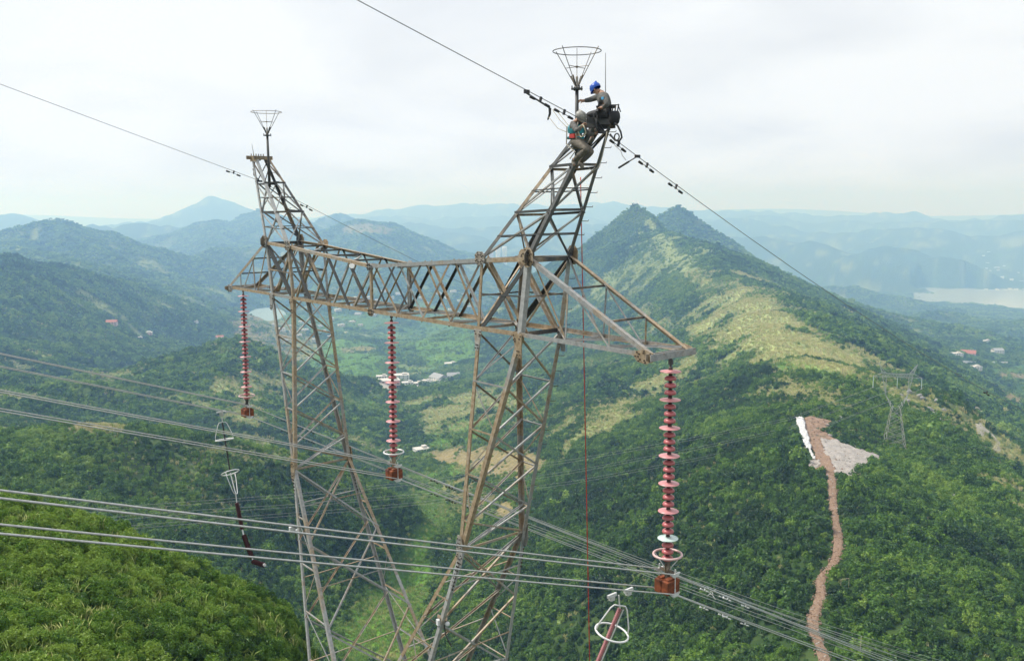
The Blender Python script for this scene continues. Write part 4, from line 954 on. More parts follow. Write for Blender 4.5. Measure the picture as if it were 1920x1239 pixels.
# lightning-rod masts with their wire baskets
def mast(su, h0, h1, label_side):
    u = su * 8.5; bz = h0
    c = lambda du, dv, w: to_t(tw(u + du, dv, w))
    g = MB(); g.tube([c(0, 0, bz), c(0, 0, h1)], [.055, .042], 10); m = g.build('mast', M_DARK, tower, smooth=True)
    g = MB(); g.lathe([(0.045, -.05), (.14, -.03), (.14, .0), (.03, .0)], c(0, 0, h1), 12)
    for k in range(4):
        a = k * math.pi / 2 + .4; q = c(0, 0, h1) + Vector((.13 * math.cos(a), .13 * math.sin(a), 0)); g.tube([q - Vector((0, 0, .05)), q + Vector((0, 0, .05))], .016, 6)
    g.build('mast_flange', M_DARK, m)
    g = MB(); g.tube([c(0, 0, h1), c(0, 0, h1 + .08), c(0, 0, h1 + .1), c(0, 0, h1 + .26), c(0, 0, h1 + .28)], [.05, .05, .03, .03, .012], 8); g.tube([c(0, 0, h1 + .2), c(0, 0, h1 + .92)], .008, 6); g.build('rod_holder', M_MIX, m)
    R0, HB = .57, .80
    for k in range(4):
        a = k * math.pi / 2 + .9; dx, dy = math.cos(a), math.sin(a); b0 = c(0, 0, h1 + .05)
        g = MB(); g.tube([b0 + Vector((dx * .04, dy * .04, 0)), b0 + Vector((dx * R0 * 1.06, dy * R0 * 1.06, HB * 1.06))], .0095, 6); g.tube([b0 + Vector((dx * .04, dy * .04, 0)), b0 + Vector((dx * .17, dy * .17, .24))], .02, 6); g.build('basket_rod', M_DARK, m)
    ctr = c(0, 0, h1 + .05 + HB)
    g = MB(); g.tube([ctr + Vector((R0 * math.cos(t * math.pi / 20), R0 * math.sin(t * math.pi / 20), 0)) for t in range(40)], .011, 6, closed=True); g.build('basket_ring', M_DARK, m)
    g = MB(); r1 = R0 * .55; c2 = c(0, 0, h1 + .05 + HB * .55)
    for a in (.9, .9 + math.pi / 2): g.tube([c2 + Vector((r1 * math.cos(a), r1 * math.sin(a), 0)), c2 - Vector((r1 * math.cos(a), r1 * math.sin(a), 0))], .008, 6)
    g.lathe([(.0001, .03), (.03, .02), (.03, -.02), (.0001, -.03)], c2, 8); g.build('basket_spider', M_DARK, m)
mast(1, 4.25, 6.04, 'r'); mast(-1, 4.05, 6.03, 'l')
for su, v, h0, h1 in ((1, .1, 5.2, 6.75), (-1, -.2, 5.3, 5.75)):
    g = MB(); g.tube([to_t(tw(su * (PUO - .02), v, h0)), to_t(tw(su * (PUO - .03 if su > 0 else PUO + .12), v, h1))], [.013, .006], 6); g.build('lightning_rod', M_DARK, tower)
# white marker plate on the bridge and monitoring boxes on the legs
M_WHITE = simple_mat('white_paint', (.72, .73, .74), .4, var=.06)
g = MB(); p = tw(-1.05, -B_ - .04, 1.42); n = dir_w(0, -1, 0); R_ = Matrix((UD, n, Vector((0, 0, 1)))).transposed()
g.lathe([(.0001, -.012), (.17, -.012), (.17, .012), (.0001, .012)], (0, 0, 0), 16)
g.V = [tuple(to_t(p + UD * v[0] + Vector((0, 0, v[1] * .45)) + n * v[2])) for v in g.V]; g.build('marker_plate', M_WHITE, tower)
def monitor(px, py, v, label):
    r = Vector(ray(px, py)); t = (v + TO.dot(VD)) / r.dot(VD); p = r * t
    k = thing('monitor_unit', label, 'monitor unit', p, 'white monitor units on the pylon legs')
    g = MB(); g.box((0, 0, 0), (.22, .14, .16), Matrix.Rotation(.5, 3, 'Z')); g.build('housing', M_WHITE, k)
    g = MB(); g.lathe([(.0001, .09), (.06, .08), (.07, .0), (.06, -.09), (.0001, -.1)], (.2, -.05, -.04), 10, Matrix.Rotation(1.2, 3, 'X')); g.build('sensor_dome', M_WHITE, k, smooth=True)
    g = MB(); g.box((.05, 0, .12), (.3, .2, .02), Matrix.Rotation(.4, 3, 'Y')); g.build('solar_panel', M_DARK, k)
    g = MB(); g.tube([(0.1, 0, -.08), (.14, 0, -.4), (.3, 0, -.75)], .02, 6); g.build('bracket_rod', M_DARK, k)
monitor(826, 1165, -1.35, 'white monitor unit clamped to the right leg of the pylon'); monitor(548, 991, -1.25, 'white monitor unit clamped to the left leg of the pylon')

# ------------------------------------------------------------------ insulator strings
M_PINK = simple_mat('pink_glaze', (0.42, 0.115, 0.12), .34, var=.2, scale=3); M_PALE = simple_mat('pale_pink_shed', (0.56, 0.25, 0.255), .4, var=.15); M_CAP = simple_mat('dark_cap', (0.045, 0.025, 0.022), .5)
M_GLASS = simple_mat('pale_green_glass', (.55, .68, .64), .15, var=.05); M_RING = simple_mat('ring_paint', (.62, .42, .40), .4, var=.1); M_RINGW = simple_mat('ring_aluminium', (.66, .66, .65), .38, .3, var=.1)
M_BLOCK = simple_mat('rusty_iron', (.19, .052, .018), .75, var=.6, scale=7, bump=.5)
g = MB(); g.lathe([(.0001, .10), (.042, .098), (.05, .04), (.05, .03)], n=14, m=1); g.lathe([(.05, .06), (.085, .055), (.122, .03), (.135, -.005), (.130, -.032), (.118, -.034), (.09, -.015), (.045, -.02), (.03, -.065), (.0001, -.065)], n=18, m=0); disc_me = g.build('insulator_disc', [M_PINK, M_CAP], link=False, smooth=True).data
g = MB(); g.lathe([(.0001, .10), (.042, .098), (.05, .04), (.05, .03)], n=14, m=1); g.lathe([(.05, .035), (.10, .022), (.235, .0), (.236, -.008), (.09, -.012), (.04, -.02), (.022, -.065), (.0001, -.065)], n=24, m=0); wide_me = g.build('wide_shed', [M_PALE, M_CAP], link=False, smooth=True).data
g = MB(); g.lathe([(.0001, .10), (.042, .098), (.05, .04), (.05, .03)], n=14, m=1); g.lathe([(.05, .035), (.10, .022), (.235, .0), (.236, -.008), (.09, -.012), (.04, -.02), (.022, -.065), (.0001, -.065)], n=24, m=0); glass_me = g.build('glass_shed', [M_GLASS, M_CAP], link=False, smooth=True).data
def string(u, w0, label, sway, glass=None, ringmat=None):
    p0 = tw(u, 0, w0); t = thing('insulator_string', label, 'insulator', p0, 'insulator strings', YAW)
    def part(name, me, z):
        o = bpy.data.objects.new(name, me); COL.objects.link(o); o.parent = t; o.location = (sway[0] * z / 5, sway[1] * z / 5, z); return o
    g = MB(); g.tube([(0, 0, 0.06), (0, 0, -.15)], .025, 6); g.box((0, 0, -.02), (.1, .05, .12)); g.build('hanger', M_DARK, t)
    n = 28; p = .1605; z0 = -.21 - .02
    for k in range(n):
        z = z0 - k * p
        if k % 4 == 0: part('wide_shed', glass_me if (glass is not None and k == glass) else wide_me, z)
        else: part('insulator_disc', disc_me, z)
    zb = z0 - n * p; s = lambda z: Vector((sway[0] * z / 5, sway[1] * z / 5, z))
    g = MB(); c = s(-4.47); g.tube([c + Vector((.32 * math.cos(a * math.pi / 18), .32 * math.sin(a * math.pi / 18), 0)) for a in range(36)], .028, 8, closed=True); rg_ = g.build('grading_ring', ringmat or M_RING, t, smooth=True)
    g = MB()
    for a in (0.4, 3.54): g.tube([c + Vector((.31 * math.cos(a), .31 * math.sin(a), 0)), s(-4.75) + Vector((.1 * math.cos(a), .1 * math.sin(a), 0)), s(-4.95)], .012, 6)
    g.build('ring_stay', M_RINGW, rg_)
    g = MB(); g.tube([s(zb + .1), s(-5.0)], .03, 8)
    for q in (-.03, .03): g.box(s(-4.8) + Vector((q, 0, 0)), (.016, .1, .36))
    g.box(s(-4.86), (.5, .016, .07)); g.box(s(-4.98), (.1, .08, .1)); g.build('yoke', M_DARK, t)
    for q in (-.105, .105):
        g = MB(); g.box(s(-5.2) + Vector((q, 0, 0)), (.2, .42, .32)); g.box(s(-5.02) + Vector((q, 0, 0)), (.13, .3, .05)); cw = g.build('counterweight', M_BLOCK, t)
        bv = cw.modifiers.new('bevel', 'BEVEL'); bv.width = .02; bv.segments = 2
    for q in (-.235, .235):
        for z in (-4.86, -5.33):
            g = MB(); c2 = s(z) + Vector((q, 0, -.02)); g.add([c2 + Vector(v) for v in [(-.02, -.16, .02), (.02, -.16, .02), (.02, .16, .02), (-.02, .16, .02), (-.025, -.07, -.06), (.025, -.07, -.06), (.025, .07, -.06), (-.025, .07, -.06)]], [(0, 1, 2, 3), (7, 6, 5, 4), (0, 4, 5, 1), (1, 5, 6, 2), (2, 6, 7, 3), (3, 7, 4, 0)])
            g.tube([c2 + Vector((0, 0, -.01)), c2 + Vector((0, 0, .12))], .018, 6); g.build('suspension_clamp', M_RINGW, t)
        g = MB(); g.tube([s(-4.86) + Vector((q, 0, -.05)), s(-5.33) + Vector((q, 0, .1))], .01, 5); g.build('link_rod', M_RINGW, t)
    return t
string(11.5, -.13, 'red insulator string with one pale glass disc on the near pylon arm end', (0, 0), 24)
string(0.0, -.15, 'red disc insulator string hanging from the middle of the pylon bridge', (0, .06), None, M_RINGW)
string(-11.5, -.13, 'red disc insulator string at the far end of the pylon arm over the wooded valley', (.05, 0.06), None)

# ------------------------------------------------------------------ wires
M_WIRE = simple_mat('aluminium_conductor', (.52, .52, .51), .35, .5, var=.15, scale=20); M_GW = simple_mat('steel_strand', (.16, .16, .16), .5, .4)
def wire(name, pts, r, mat, label, cat, group=None, n=6):
    g = MB(); g.tube(pts, r, n); p0 = Vector(pts[len(pts) // 2]); g.V = [tuple(Vector(v) - p0) for v in g.V]
    o = g.build(name, mat, smooth=True); o.location = p0; return tag(o, label, cat, group)
def cond_w(v): return -.355 * v + .0003 * v * v if v < 0 else -.557 * v + .0005 * v * v
vs = [-150, -110, -80, -60, -45, -34, -26, -20, -15, -11, -8, -5.5, -3.5, -2, -1, -.4, 0, .4, 1, 2, 3.5, 5.5, 8, 11, 15, 20, 27, 36, 48, 62, 80, 100, 122]
for u, ph, sw in ((11.5, 'nearest insulator string', (0, 0)), (0.0, 'middle insulator string', (0, .06)), (-11.5, 'farthest insulator string', (.05, .06))):
    for q, qs in ((-.235, 'far side'), (.235, 'near side')):
        for w, ws in ((-5.0, 'upper'), (-5.47, 'lower')):
            off = (.012 if q > 0 else -.01) + (.006 if w > -5.2 else 0)
            pts = [tw(u + q - sw[0], v - .05, w + cond_w(v) - (0 if v < 0 else off * v * .35)) for v in vs]
            wire('conductor', pts, .0165, M_WIRE, '%s %s aluminium wire of the bundle under the %s' % (ws, qs, ph), 'power line', 'conductor wires of the pylon')
def gw_w(v, L): return (-(.32 if not L else .342) * v + .0002 * v * v) if v < 0 else (-(.47 if not L else .495) * v + .0022 * v * v)
for su, w0, nm in ((1, 4.98, 'right'), (-1, 4.33, 'left')):
    wire('ground_wire', [tw(su * 9.4, v, w0 + gw_w(v, su < 0)) for v in vs], .0085, M_GW, 'thin dark earth wire running over the %s peak of the pylon' % nm, 'power line', 'earth wires over the pylon peaks')
# vibration dampers on the earth wires
def damper_mesh():
    g = MB(); g.box((0, 0, -.02), (.05, .04, .12)); a = g.build('damper_clamp', M_BLACK, link=False).data
    g = MB(); g.tube([(-.2, 0, -.07), (-.1, 0, -.06), (0, 0, -.06), (.1, 0, -.06), (.2, 0, -.07)], .008, 6); b_ = g.build('messenger_cable', M_BLACK, link=False).data
    g = MB(); g.tube([(-.08, 0, 0), (-.07, 0, 0), (.05, 0, 0), (.08, 0, 0)], [.02, .034, .03, .018], 8); c = g.build('damper_weight', M_BLACK, link=False, smooth=True).data
    return a, b_, c
DM = damper_mesh(); DMW = [m.copy() for m in DM]
for m in DMW: m.materials.clear(); m.materials.append(M_RINGW)
def damper(p, tang, label, group, ms=DM, sc=1.0):
    t = thing('vibration_damper', label, 'damper', p, group); t.rotation_mode = 'QUATERNION'; t.rotation_quaternion = Vector(tang).to_track_quat('X', 'Z'); t.scale = (sc, sc, sc)
    for nm, me_, x in (('damper_clamp', ms[0], 0), ('messenger_cable', ms[1], 0), ('damper_weight', ms[2], -.22), ('damper_weight', ms[2], .22)):
        o = bpy.data.objects.new(nm, me_); COL.objects.link(o); o.parent = t
        if x: o.location = (x, 0, -.07)
for su, w0, v, lab in ((1, 4.98, -1.95, 'black damper on the right earth wire, first uphill of the linemen'), (1, 4.98, -1.25, 'black damper on the right earth wire beside the linemen'), (1, 4.98, .5, 'black damper on the right earth wire just past the peak'),
                       (1, 4.98, 1.5, 'black damper on the right earth wire, second past the peak'), (1, 4.98, 2.6, 'black damper on the right earth wire, third past the peak'), (1, 4.98, 21.9, 'black damper far down the right earth wire above the valley road'),
                       (-1, 4.33, -1.02, 'black damper on the left earth wire before the peak'), (-1, 4.33, 2.0, 'black damper on the left earth wire after the peak')):
    e = .05; damper(tw(su * 9.4, v, w0 + gw_w(v, su < 0) - .02), tw(su * 9.4, v + e, w0 + gw_w(v + e, su < 0)) - tw(su * 9.4, v, w0 + gw_w(v, su < 0)), lab, 'dampers on the earth wires')
for u, nm in ((11.5, 'nearest'), (0., 'middle'), (-11.5, 'farthest')):
    for q in (-.235, .235):
        for w, ws in ((-5.0, 'upper'), (-5.47, 'lower')):
            for j, v in enumerate((1.75 + (q + .235) * .6, 2.5 + (q + .235) * .6)):
                e = .05; damper(tw(u + q, v - .05, w + cond_w(v) - .03), tw(u + q, v + e, w + cond_w(v + e)) - tw(u + q, v, w + cond_w(v)), 'pale damper clipped to %s wire beyond the %s insulator string' % (ws, nm), 'dampers beyond the %s string on the %s wires' % (nm, ws), DMW if u > 5 else DM, .62)
# bundle spacer
def spacer(u, v, label):
    t = thing('bundle_spacer', label, 'spacer', tw(u, v, -5.23 + cond_w(v)), 'bundle spacers', YAW)
    g = MB(); g.tube([(.09 * math.cos(k * math.pi / 2), 0, .09 * math.sin(k * math.pi / 2)) for k in range(4)], .02, 6, closed=True); g.build('spacer_frame', M_RINGW, t)
    for a in (-1, 1):
        for b_ in (-1, 1): g = MB(); g.tube([(a * .06, 0, b_ * .06), (a * .235, 0, b_ * .235)], .016, 6); g.build('spacer_arm', M_RINGW, t)
spacer(0., 16.8, 'cross-shaped spacer on the middle wire bundle over the wooded slope'); spacer(11.5, 24, 'cross-shaped spacer far down the nearest wire bundle')

# earth-wire hangers on the peaks
def hanger(su, w0, label):
    u = su * 9.4; t = thing('wire_hanger', label, 'wire hanger', tw(u, 0, w0), 'earth wire hangers')
    t.rotation_euler = (0, 0, YAW)
    s = su
    g = MB(); g.box((0, -.03, -.02), (.05, .28, .07)); g.tube([(0, -.18, .06), (0, 0, -.02)], .02, 6); g.build('clamp', M_BLACK, t)
    g = MB(); g.tube([(0, 0, 0), (0, -.22, .22), (0, -.2, .42)], .022, 6); g.tube([(0, -.2, .36), (0, -.2, .44), (0, -.2, .5), (0, -.2, .56)], [.03, .06, .03, .05], 8); g.tube([(0, -.2, .5), (0, -.14, .74), (0, .1, .8)], .02, 6); g.build('link', M_BLACK, t)
hanger(-1, 4.33, 'black hanger holding the left earth wire under the peak'); hanger(1, 4.98, 'black hanger holding the right earth wire behind the linemen')

# ------------------------------------------------------------------ surge arresters hung under the conductors
M_ARR = simple_mat('dark_red_rubber', (.055, .012, .014), .5, var=.2); M_ARR2 = simple_mat('dull_red_rubber', (.30, .11, .115), .5, var=.2); M_RWH = simple_mat('white_ring', (.74, .74, .73), .35, var=.05)
def frame_ring(g, c, ax, R, r, n=32):
    ax = ax.normalized(); x = ax.orthogonal().normalized(); y = ax.cross(x); g.tube([c + x * (R * math.cos(2 * math.pi * k / n)) + y * (R * math.sin(2 * math.pi * k / n)) for k in range(n)], r, 8, closed=True); return x, y
def sheds(g, a, b_, r0, r1, n):
    prof = []; Ln = (b_ - a).length; ax = (b_ - a).normalized(); x = ax.orthogonal().normalized(); y = ax.cross(x); R = Matrix((x, y, ax)).transposed()
    for k in range(n):
        z = Ln * k / n; dz = Ln / n; prof += [(r0, z), (r1, z + dz * .45), (r0, z + dz * .6)]
    g.lathe([(.0001, 0)] + prof + [(r0, Ln), (.0001, Ln)], a, 12, R)
def P_v(u, w, v): return tw(u, v, w)
va = -1.208; chain = [P_v(u, w, va) for u, w in [(-11.5, -5.13), (-11.45, -5.55), (-11.43, -5.56), (-11.32, -6.26), (-10.9, -7.58), (-10.44, -8.37), (-10.37, -8.74), (-9.96, -9.77), (-9.83, -9.98), (-9.09, -10.74), (-9.0, -10.86), (-7.95, -10.66)]]
t = thing('surge_arrester', 'dark red surge arrester with two white ring cages under the farthest wires', 'surge arrester', chain[0], 'surge arresters'); o0 = chain[0]; L_ = [c - o0 for c in chain]
g = MB(); g.box((0, 0, .02), (.4, .06, .05), Matrix.Rotation(YAW + 1.57, 3, 'Z')); g.tube([Vector((0, 0, 0)), L_[1]], .02, 6); g.box((0, 0, -.08), (.14, .1, .14)); g.build('clamp', M_RINGW, t)
def cage(tip, ctr, R, name='ring_cage'):
    g = MB(); ax = (ctr - tip).normalized(); x, y = frame_ring(g, ctr, ax, R, .022)
    for k in range(2):
        d = x * math.cos(k * math.pi + .6) + y * math.sin(k * math.pi + .6); g.tube([ctr + d * R, ctr + d * R * .95 + (tip - ctr) * .25, tip + d * R * .52 + (ctr - tip) * .12, tip + d * R * .35, tip], .016, 6)
    return g.build(name, M_RWH, t, smooth=True)
cage(L_[1], L_[3], .36); cage(L_[5] , L_[4], .36)
g = MB(); sheds(g, L_[1], L_[4], .022, .05, 46); g.build('composite_rod', M_BLACK, t, smooth=False)
g = MB(); g.tube([L_[4], L_[5], L_[6]], .022, 6); g.build('coupling', M_RINGW, t)
g = MB(); sheds(g, L_[6], L_[7], .075, .105, 26); g.build('arrester_unit', M_ARR, t); g = MB(); g.tube([L_[7], L_[8]], .03, 6); g.build('coupling', M_RINGW, t)
g = MB(); sheds(g, L_[8], L_[9], .075, .105, 26); g.build('arrester_unit', M_ARR, t); g = MB(); g.tube([L_[9], L_[10]], .03, 6); g.build('coupling', M_RINGW, t)
g = MB(); sheds(g, L_[10], L_[11], .07, .10, 20); g.build('arrester_unit', M_ARR, t); g = MB(); g.tube([L_[11], L_[11] + (L_[11] - L_[10]).normalized() * .06], .06, 10); g.build('end_cap', M_RINGW, t)
va = -1.607; o0 = P_v(11.5, -5.0, va); t = thing('surge_arrester', 'dull red ribbed surge arrester with white ring under the nearest wires', 'surge arrester', o0, 'surge arresters')
top_ = P_v(11.54, -5.39, va) - o0; ctr_ = P_v(11.40, -5.97, va - .1) - o0; end_ = P_v(10.75, -7.7, va - .35) - o0
g = MB()
for q in (-.19, .28): g.box(UD * q * .1 + VD * q + Vector((0, 0, -.06)), (.26, .05, .07), Matrix.Rotation(YAW + 1.57, 3, 'Z')); g.box(UD * q * .1 + VD * q + Vector((0, 0, -.12)), (.12, .08, .1), Matrix.Rotation(YAW + 1.57, 3, 'Z'))
g.tube([Vector((0, 0, -.1)), top_], .018, 6); g.build('clamp', M_RINGW, t)
cage(top_ + Vector((0, 0, .06)), ctr_, .37); g = MB(); sheds(g, top_, end_, .026, .052, 52); g.build('arrester_unit', M_ARR2, t)
g = MB(); sheds(g, end_, P_v(9.2, -11.5, va - .6) - o0, .026, .052, 70); g.build('arrester_unit', M_ARR2, t)
g = MB(); g.tube([top_ + UD * .1, end_ + UD * .09], .014, 6); g.build('tie_rod', M_RINGW, t)
va = -.9; o0 = P_v(0, -5.55 + .3, va)

# red hand line hanging from the peak
M_ROPE = simple_mat('red_rope', (.42, .05, .03), .8, var=.25, scale=4)
zt = [tw(7.6 + .0303 * (4.0 - w) , 1.0, w) for w in np.linspace(4.0, -30, 30)]
wire('hand_line', zt, .014, M_ROPE, 'red hand line hanging straight down behind the right leg of the pylon', 'rope')
# ------------------------------------------------------------------ dirt path, rubble pad, road (draped on the ground)
def ragged(nm, pal, sc, rough=.95):
    m, N, L, b = mat_nodes(nm); g = N.new('ShaderNodeNewGeometry'); n1 = noise(N, L, g.outputs['Position'], sc, 6, .7); n2 = noise(N, L, g.outputs['Position'], sc * .16, 4, .6)
    r = ramp(N, L, n1.outputs['Fac'], [(.28, pal[0]), (.5, pal[1]), (.7, pal[2])]); c = mixc(N, L, n2.outputs['Fac'], r.outputs[0], pal[3])
    L.new(c, b.inputs['Base Color']); b.inputs['Roughness'].default_value = rough; b.inputs['Specular IOR Level'].default_value = .15
    bp = N.new('ShaderNodeBump'); bp.inputs['Strength'].default_value = .8; bp.inputs['Distance'].default_value = .9; L.new(n1.outputs['Fac'], bp.inputs['Height']); L.new(bp.outputs[0], b.inputs['Normal']); return m
M_DIRT = ragged('red_dirt', [(.12, .065, .04), (.31, .20, .135), (.56, .47, .39), (.34, .235, .165)], 2.4)
M_RUBBLE = ragged('pale_rubble', [(.16, .145, .13), (.48, .455, .43), (.68, .665, .64), (.40, .35, .31)], 1.9); M_TRACK = ragged('gravel_track', [(.32, .29, .24), (.42, .39, .33), (.5, .47, .41), (.4, .37, .31)], .6)
M_ROCK = ragged('limestone', [(.16, .155, .15), (.30, .295, .285), (.46, .455, .44), (.33, .325, .31)], 1.6)
def strip(name, P, W, mat, lift, ncr=5, rag=.25):
    V = []; F = []; n = len(P)
    for i in range(n):
        t = P[min(i + 1, n - 1)] - P[max(i - 1, 0)]; t = t / (np.linalg.norm(t) + 1e-9); nn = np.array([-t[1], t[0]])
        for j in range(ncr):
            q = (j / (ncr - 1) - .5) * 2; w = W[i] * (1 + rag * float(perlin(np.array([P[i][0] / 2.2 + j]), np.array([P[i][1] / 2.2]), 5)[0])); p = P[i] + nn * q * w
            V.append((p[0], p[1], 0))
    V = np.array(V); V[:, 2] = H(V[:, 0], V[:, 1]) + lift; V = V.reshape(n, ncr, 3); V[:, 0, 2] -= lift * 1.6; V[:, -1, 2] -= lift * 1.6; V = V.reshape(-1, 3)
    for i in range(n - 1):
        for j in range(ncr - 1): F.append((i * ncr + j, i * ncr + j + 1, (i + 1) * ncr + j + 1, (i + 1) * ncr + j))
    return tag(mesh_obj(name, V, [f[::-1] for f in F], mat, smooth=True), kind='structure')
strip('dirt_path', PATH_S, PATH_SW * .86, M_DIRT, .28, 7, .5); strip('gravel_road', ROAD_S, ROAD_SW, M_TRACK, .5, 4, .1)
def patch(name, P, mat, step, lift, soft=1.2):
    x = np.arange(P[:, 0].min() - 3, P[:, 0].max() + 3, step); y = np.arange(P[:, 1].min() - 3, P[:, 1].max() + 3, step); X, Y = np.meshgrid(x, y, indexing='ij'); m = inside(X.ravel(), Y.ravel(), P, soft).reshape(X.shape)
    Z = H(X, Y) + lift * np.clip(m * 2 - .3, -.4, 1) + fbm(X / 3.5, Y / 3.5, 3, 13) * .8; idx = -np.ones(X.shape, int); V = []; F = []
    keep = m > .12
    for i, j in zip(*np.nonzero(keep)): idx[i, j] = len(V); V.append((X[i, j], Y[i, j], Z[i, j]))
    for i in range(X.shape[0] - 1):
        for j in range(X.shape[1] - 1):
            q = (idx[i, j], idx[i + 1, j], idx[i + 1, j + 1], idx[i, j + 1])
            if min(q) >= 0: F.append(q)
    return tag(mesh_obj(name, V, F, mat, smooth=True), kind='structure')
patch('dirt_clearing', PAD, M_DIRT, .7, .35)
RUB = poly_px([(1540, 824), (1570, 828), (1602, 841), (1654, 857), (1644, 870), (1614, 880), (1592, 900), (1568, 892), (1562, 872), (1546, 850)]); patch('rubble_clearing', RUB, M_RUBBLE, .7, .75)
RUB2 = poly_px([(1514, 866), (1532, 862), (1540, 874), (1522, 880)]); patch('rubble_clearing', RUB2, M_RUBBLE, .5, .7)
def rock_mesh(seed):
    rs = np.random.RandomState(seed); bm = bmesh.new(); bmesh.ops.create_icosphere(bm, subdivisions=2, radius=1.0)
    pl = [(lambda v: v / np.linalg.norm(v))(rs.normal(0, 1, 3)) for _ in range(7)]
    for v in bm.verts:
        c = np.array(v.co)
        for p in pl:
            q = c @ p
            if q > .62: c = c - p * (q - .62)
        v.co = c * (1 + rs.normal(0, .035)) * np.array([1.15, .9, .8])
    me = bpy.data.meshes.new('rock'); bm.to_mesh(me); bm.free(); me.materials.append(M_ROCK); return me
ROCKS = [rock_mesh(i) for i in range(5)]; M_PR = M_RUBBLE
PALE = [m.copy() for m in ROCKS]
for m in PALE: m.materials.clear(); m.materials.append(M_RUBBLE)
def rock(px, py, size, label, group=None, me=None):
    p = hit(px, py); o = bpy.data.objects.new('rock', (me or ROCKS)[rnd.randrange(5)]); COL.objects.link(o); o.location = p + Vector((0, 0, size * .15)); o.scale = [size * rnd.uniform(.8, 1.2) for _ in range(3)]; o.rotation_euler = [rnd.uniform(-.4, .4), rnd.uniform(-.4, .4), rnd.uniform(0, 6)]
    return tag(o, label, 'rock', group)
rock(1574, 785, 1.9, 'big grey boulder above the red dirt clearing'); rock(1557, 817, 1.2, 'upright white rock at the middle of the clearing edge', me=PALE); rock(1552, 797, 1.0, 'pale rock on the upper red dirt bank', me=PALE)
for px, py in [(1626, 812), (1634, 803), (1640, 817), (1650, 830), (1632, 826)]: rock(px, py, rnd.uniform(.5, 1.1), 'grey boulder among bushes between the rubble and the far pylon', 'boulders between the rubble and the far pylon')
for px, py in [(1612, 848), (1622, 846), (1630, 850), (1640, 854), (1652, 857), (1600, 838), (1588, 836)]: rock(px, py, rnd.uniform(.6, 1.1), 'pale boulder along the upper rim of the rubble clearing', 'boulders along the rubble rim', PALE)
for _ in range(46):
    k = rnd.random(); i = rnd.randrange(10, 145); q = PATH_S[i] + np.array([rnd.uniform(-1.7, 1.7), rnd.uniform(-.5, .5)]); o = bpy.data.objects.new('rock', PALE[rnd.randrange(5)]); COL.objects.link(o); s = rnd.uniform(.14, .34)
    o.location = (q[0], q[1], ground(q[0], q[1]) + .3); o.scale = (s, s * 1.2, s); o.rotation_euler = (0, 0, rnd.uniform(0, 6)); w_ = 'upper' if i > 100 else ('middle' if i > 55 else 'lower'); tag(o, 'small pale stone lying on the %s part of the red dirt path' % w_, 'stone', 'stones on the %s part of the dirt path' % w_)
g = MB()
for _ in range(700):
    P = RUB if rnd.random() < .85 else RUB2; x = rnd.uniform(P[:, 0].min(), P[:, 0].max()); y = rnd.uniform(P[:, 1].min(), P[:, 1].max())
    if inside(np.array([x]), np.array([y]), P, 1.0)[0] < .5: continue
    s = rnd.uniform(.12, .55); c = Vector((x, y, ground(x, y) + .7)); R = Matrix.Rotation(rnd.uniform(0, 6), 3, 'Z') @ Matrix.Rotation(rnd.uniform(-.5, .5), 3, 'X'); g.box(c, (s, s * rnd.uniform(.6, 1.3), s * .7), R)
tag(g.build('rubble', M_RUBBLE), kind='stuff')
g = MB()
for _ in range(900):
    i = rnd.randrange(2, 149); q = PATH_S[i] + np.array([rnd.uniform(-2.1, 2.1), rnd.uniform(-.6, .6)]); s = rnd.uniform(.1, .42)
    g.box(Vector((q[0], q[1], ground(q[0], q[1]) + .26)), (s, s * rnd.uniform(.6, 1.5), s * .7), Matrix.Rotation(rnd.uniform(0, 6), 3, 'Z') @ Matrix.Rotation(rnd.uniform(-.5, .5), 3, 'X'))
for _ in range(500):
    x = rnd.uniform(PAD[:, 0].min(), PAD[:, 0].max()); y = rnd.uniform(PAD[:, 1].min(), PAD[:, 1].max())
    if inside(np.array([x]), np.array([y]), PAD, 1.0)[0] < .5: continue
    s = rnd.uniform(.15, .6); g.box(Vector((x, y, ground(x, y) + .4)), (s, s * rnd.uniform(.6, 1.5), s * .8), Matrix.Rotation(rnd.uniform(0, 6), 3, 'Z') @ Matrix.Rotation(rnd.uniform(-.6, .6), 3, 'X'))
tag(g.build('dirt_clods', M_DIRT), kind='stuff')
for px, py in [(1690, 742), (1700, 752), (1718, 760), (1730, 748), (1744, 768), (1752, 776), (1738, 780), (1724, 742), (1762, 788), (1705, 735), (1756, 752), (1770, 770)]: rock(px, py, rnd.uniform(1.0, 2.1), 'grey outcrop rock on the dry slope beyond the far pylon', 'outcrops beyond the far pylon')
for px, py in [(1900, 938), (1912, 944), (1845, 908), (1860, 915), (1838, 925), (1790, 930), (1640, 1150)]: rock(px, py, rnd.uniform(.6, 1.2), 'grey outcrop rock among bushes at the right of the wooded slope', 'outcrops right of the path')
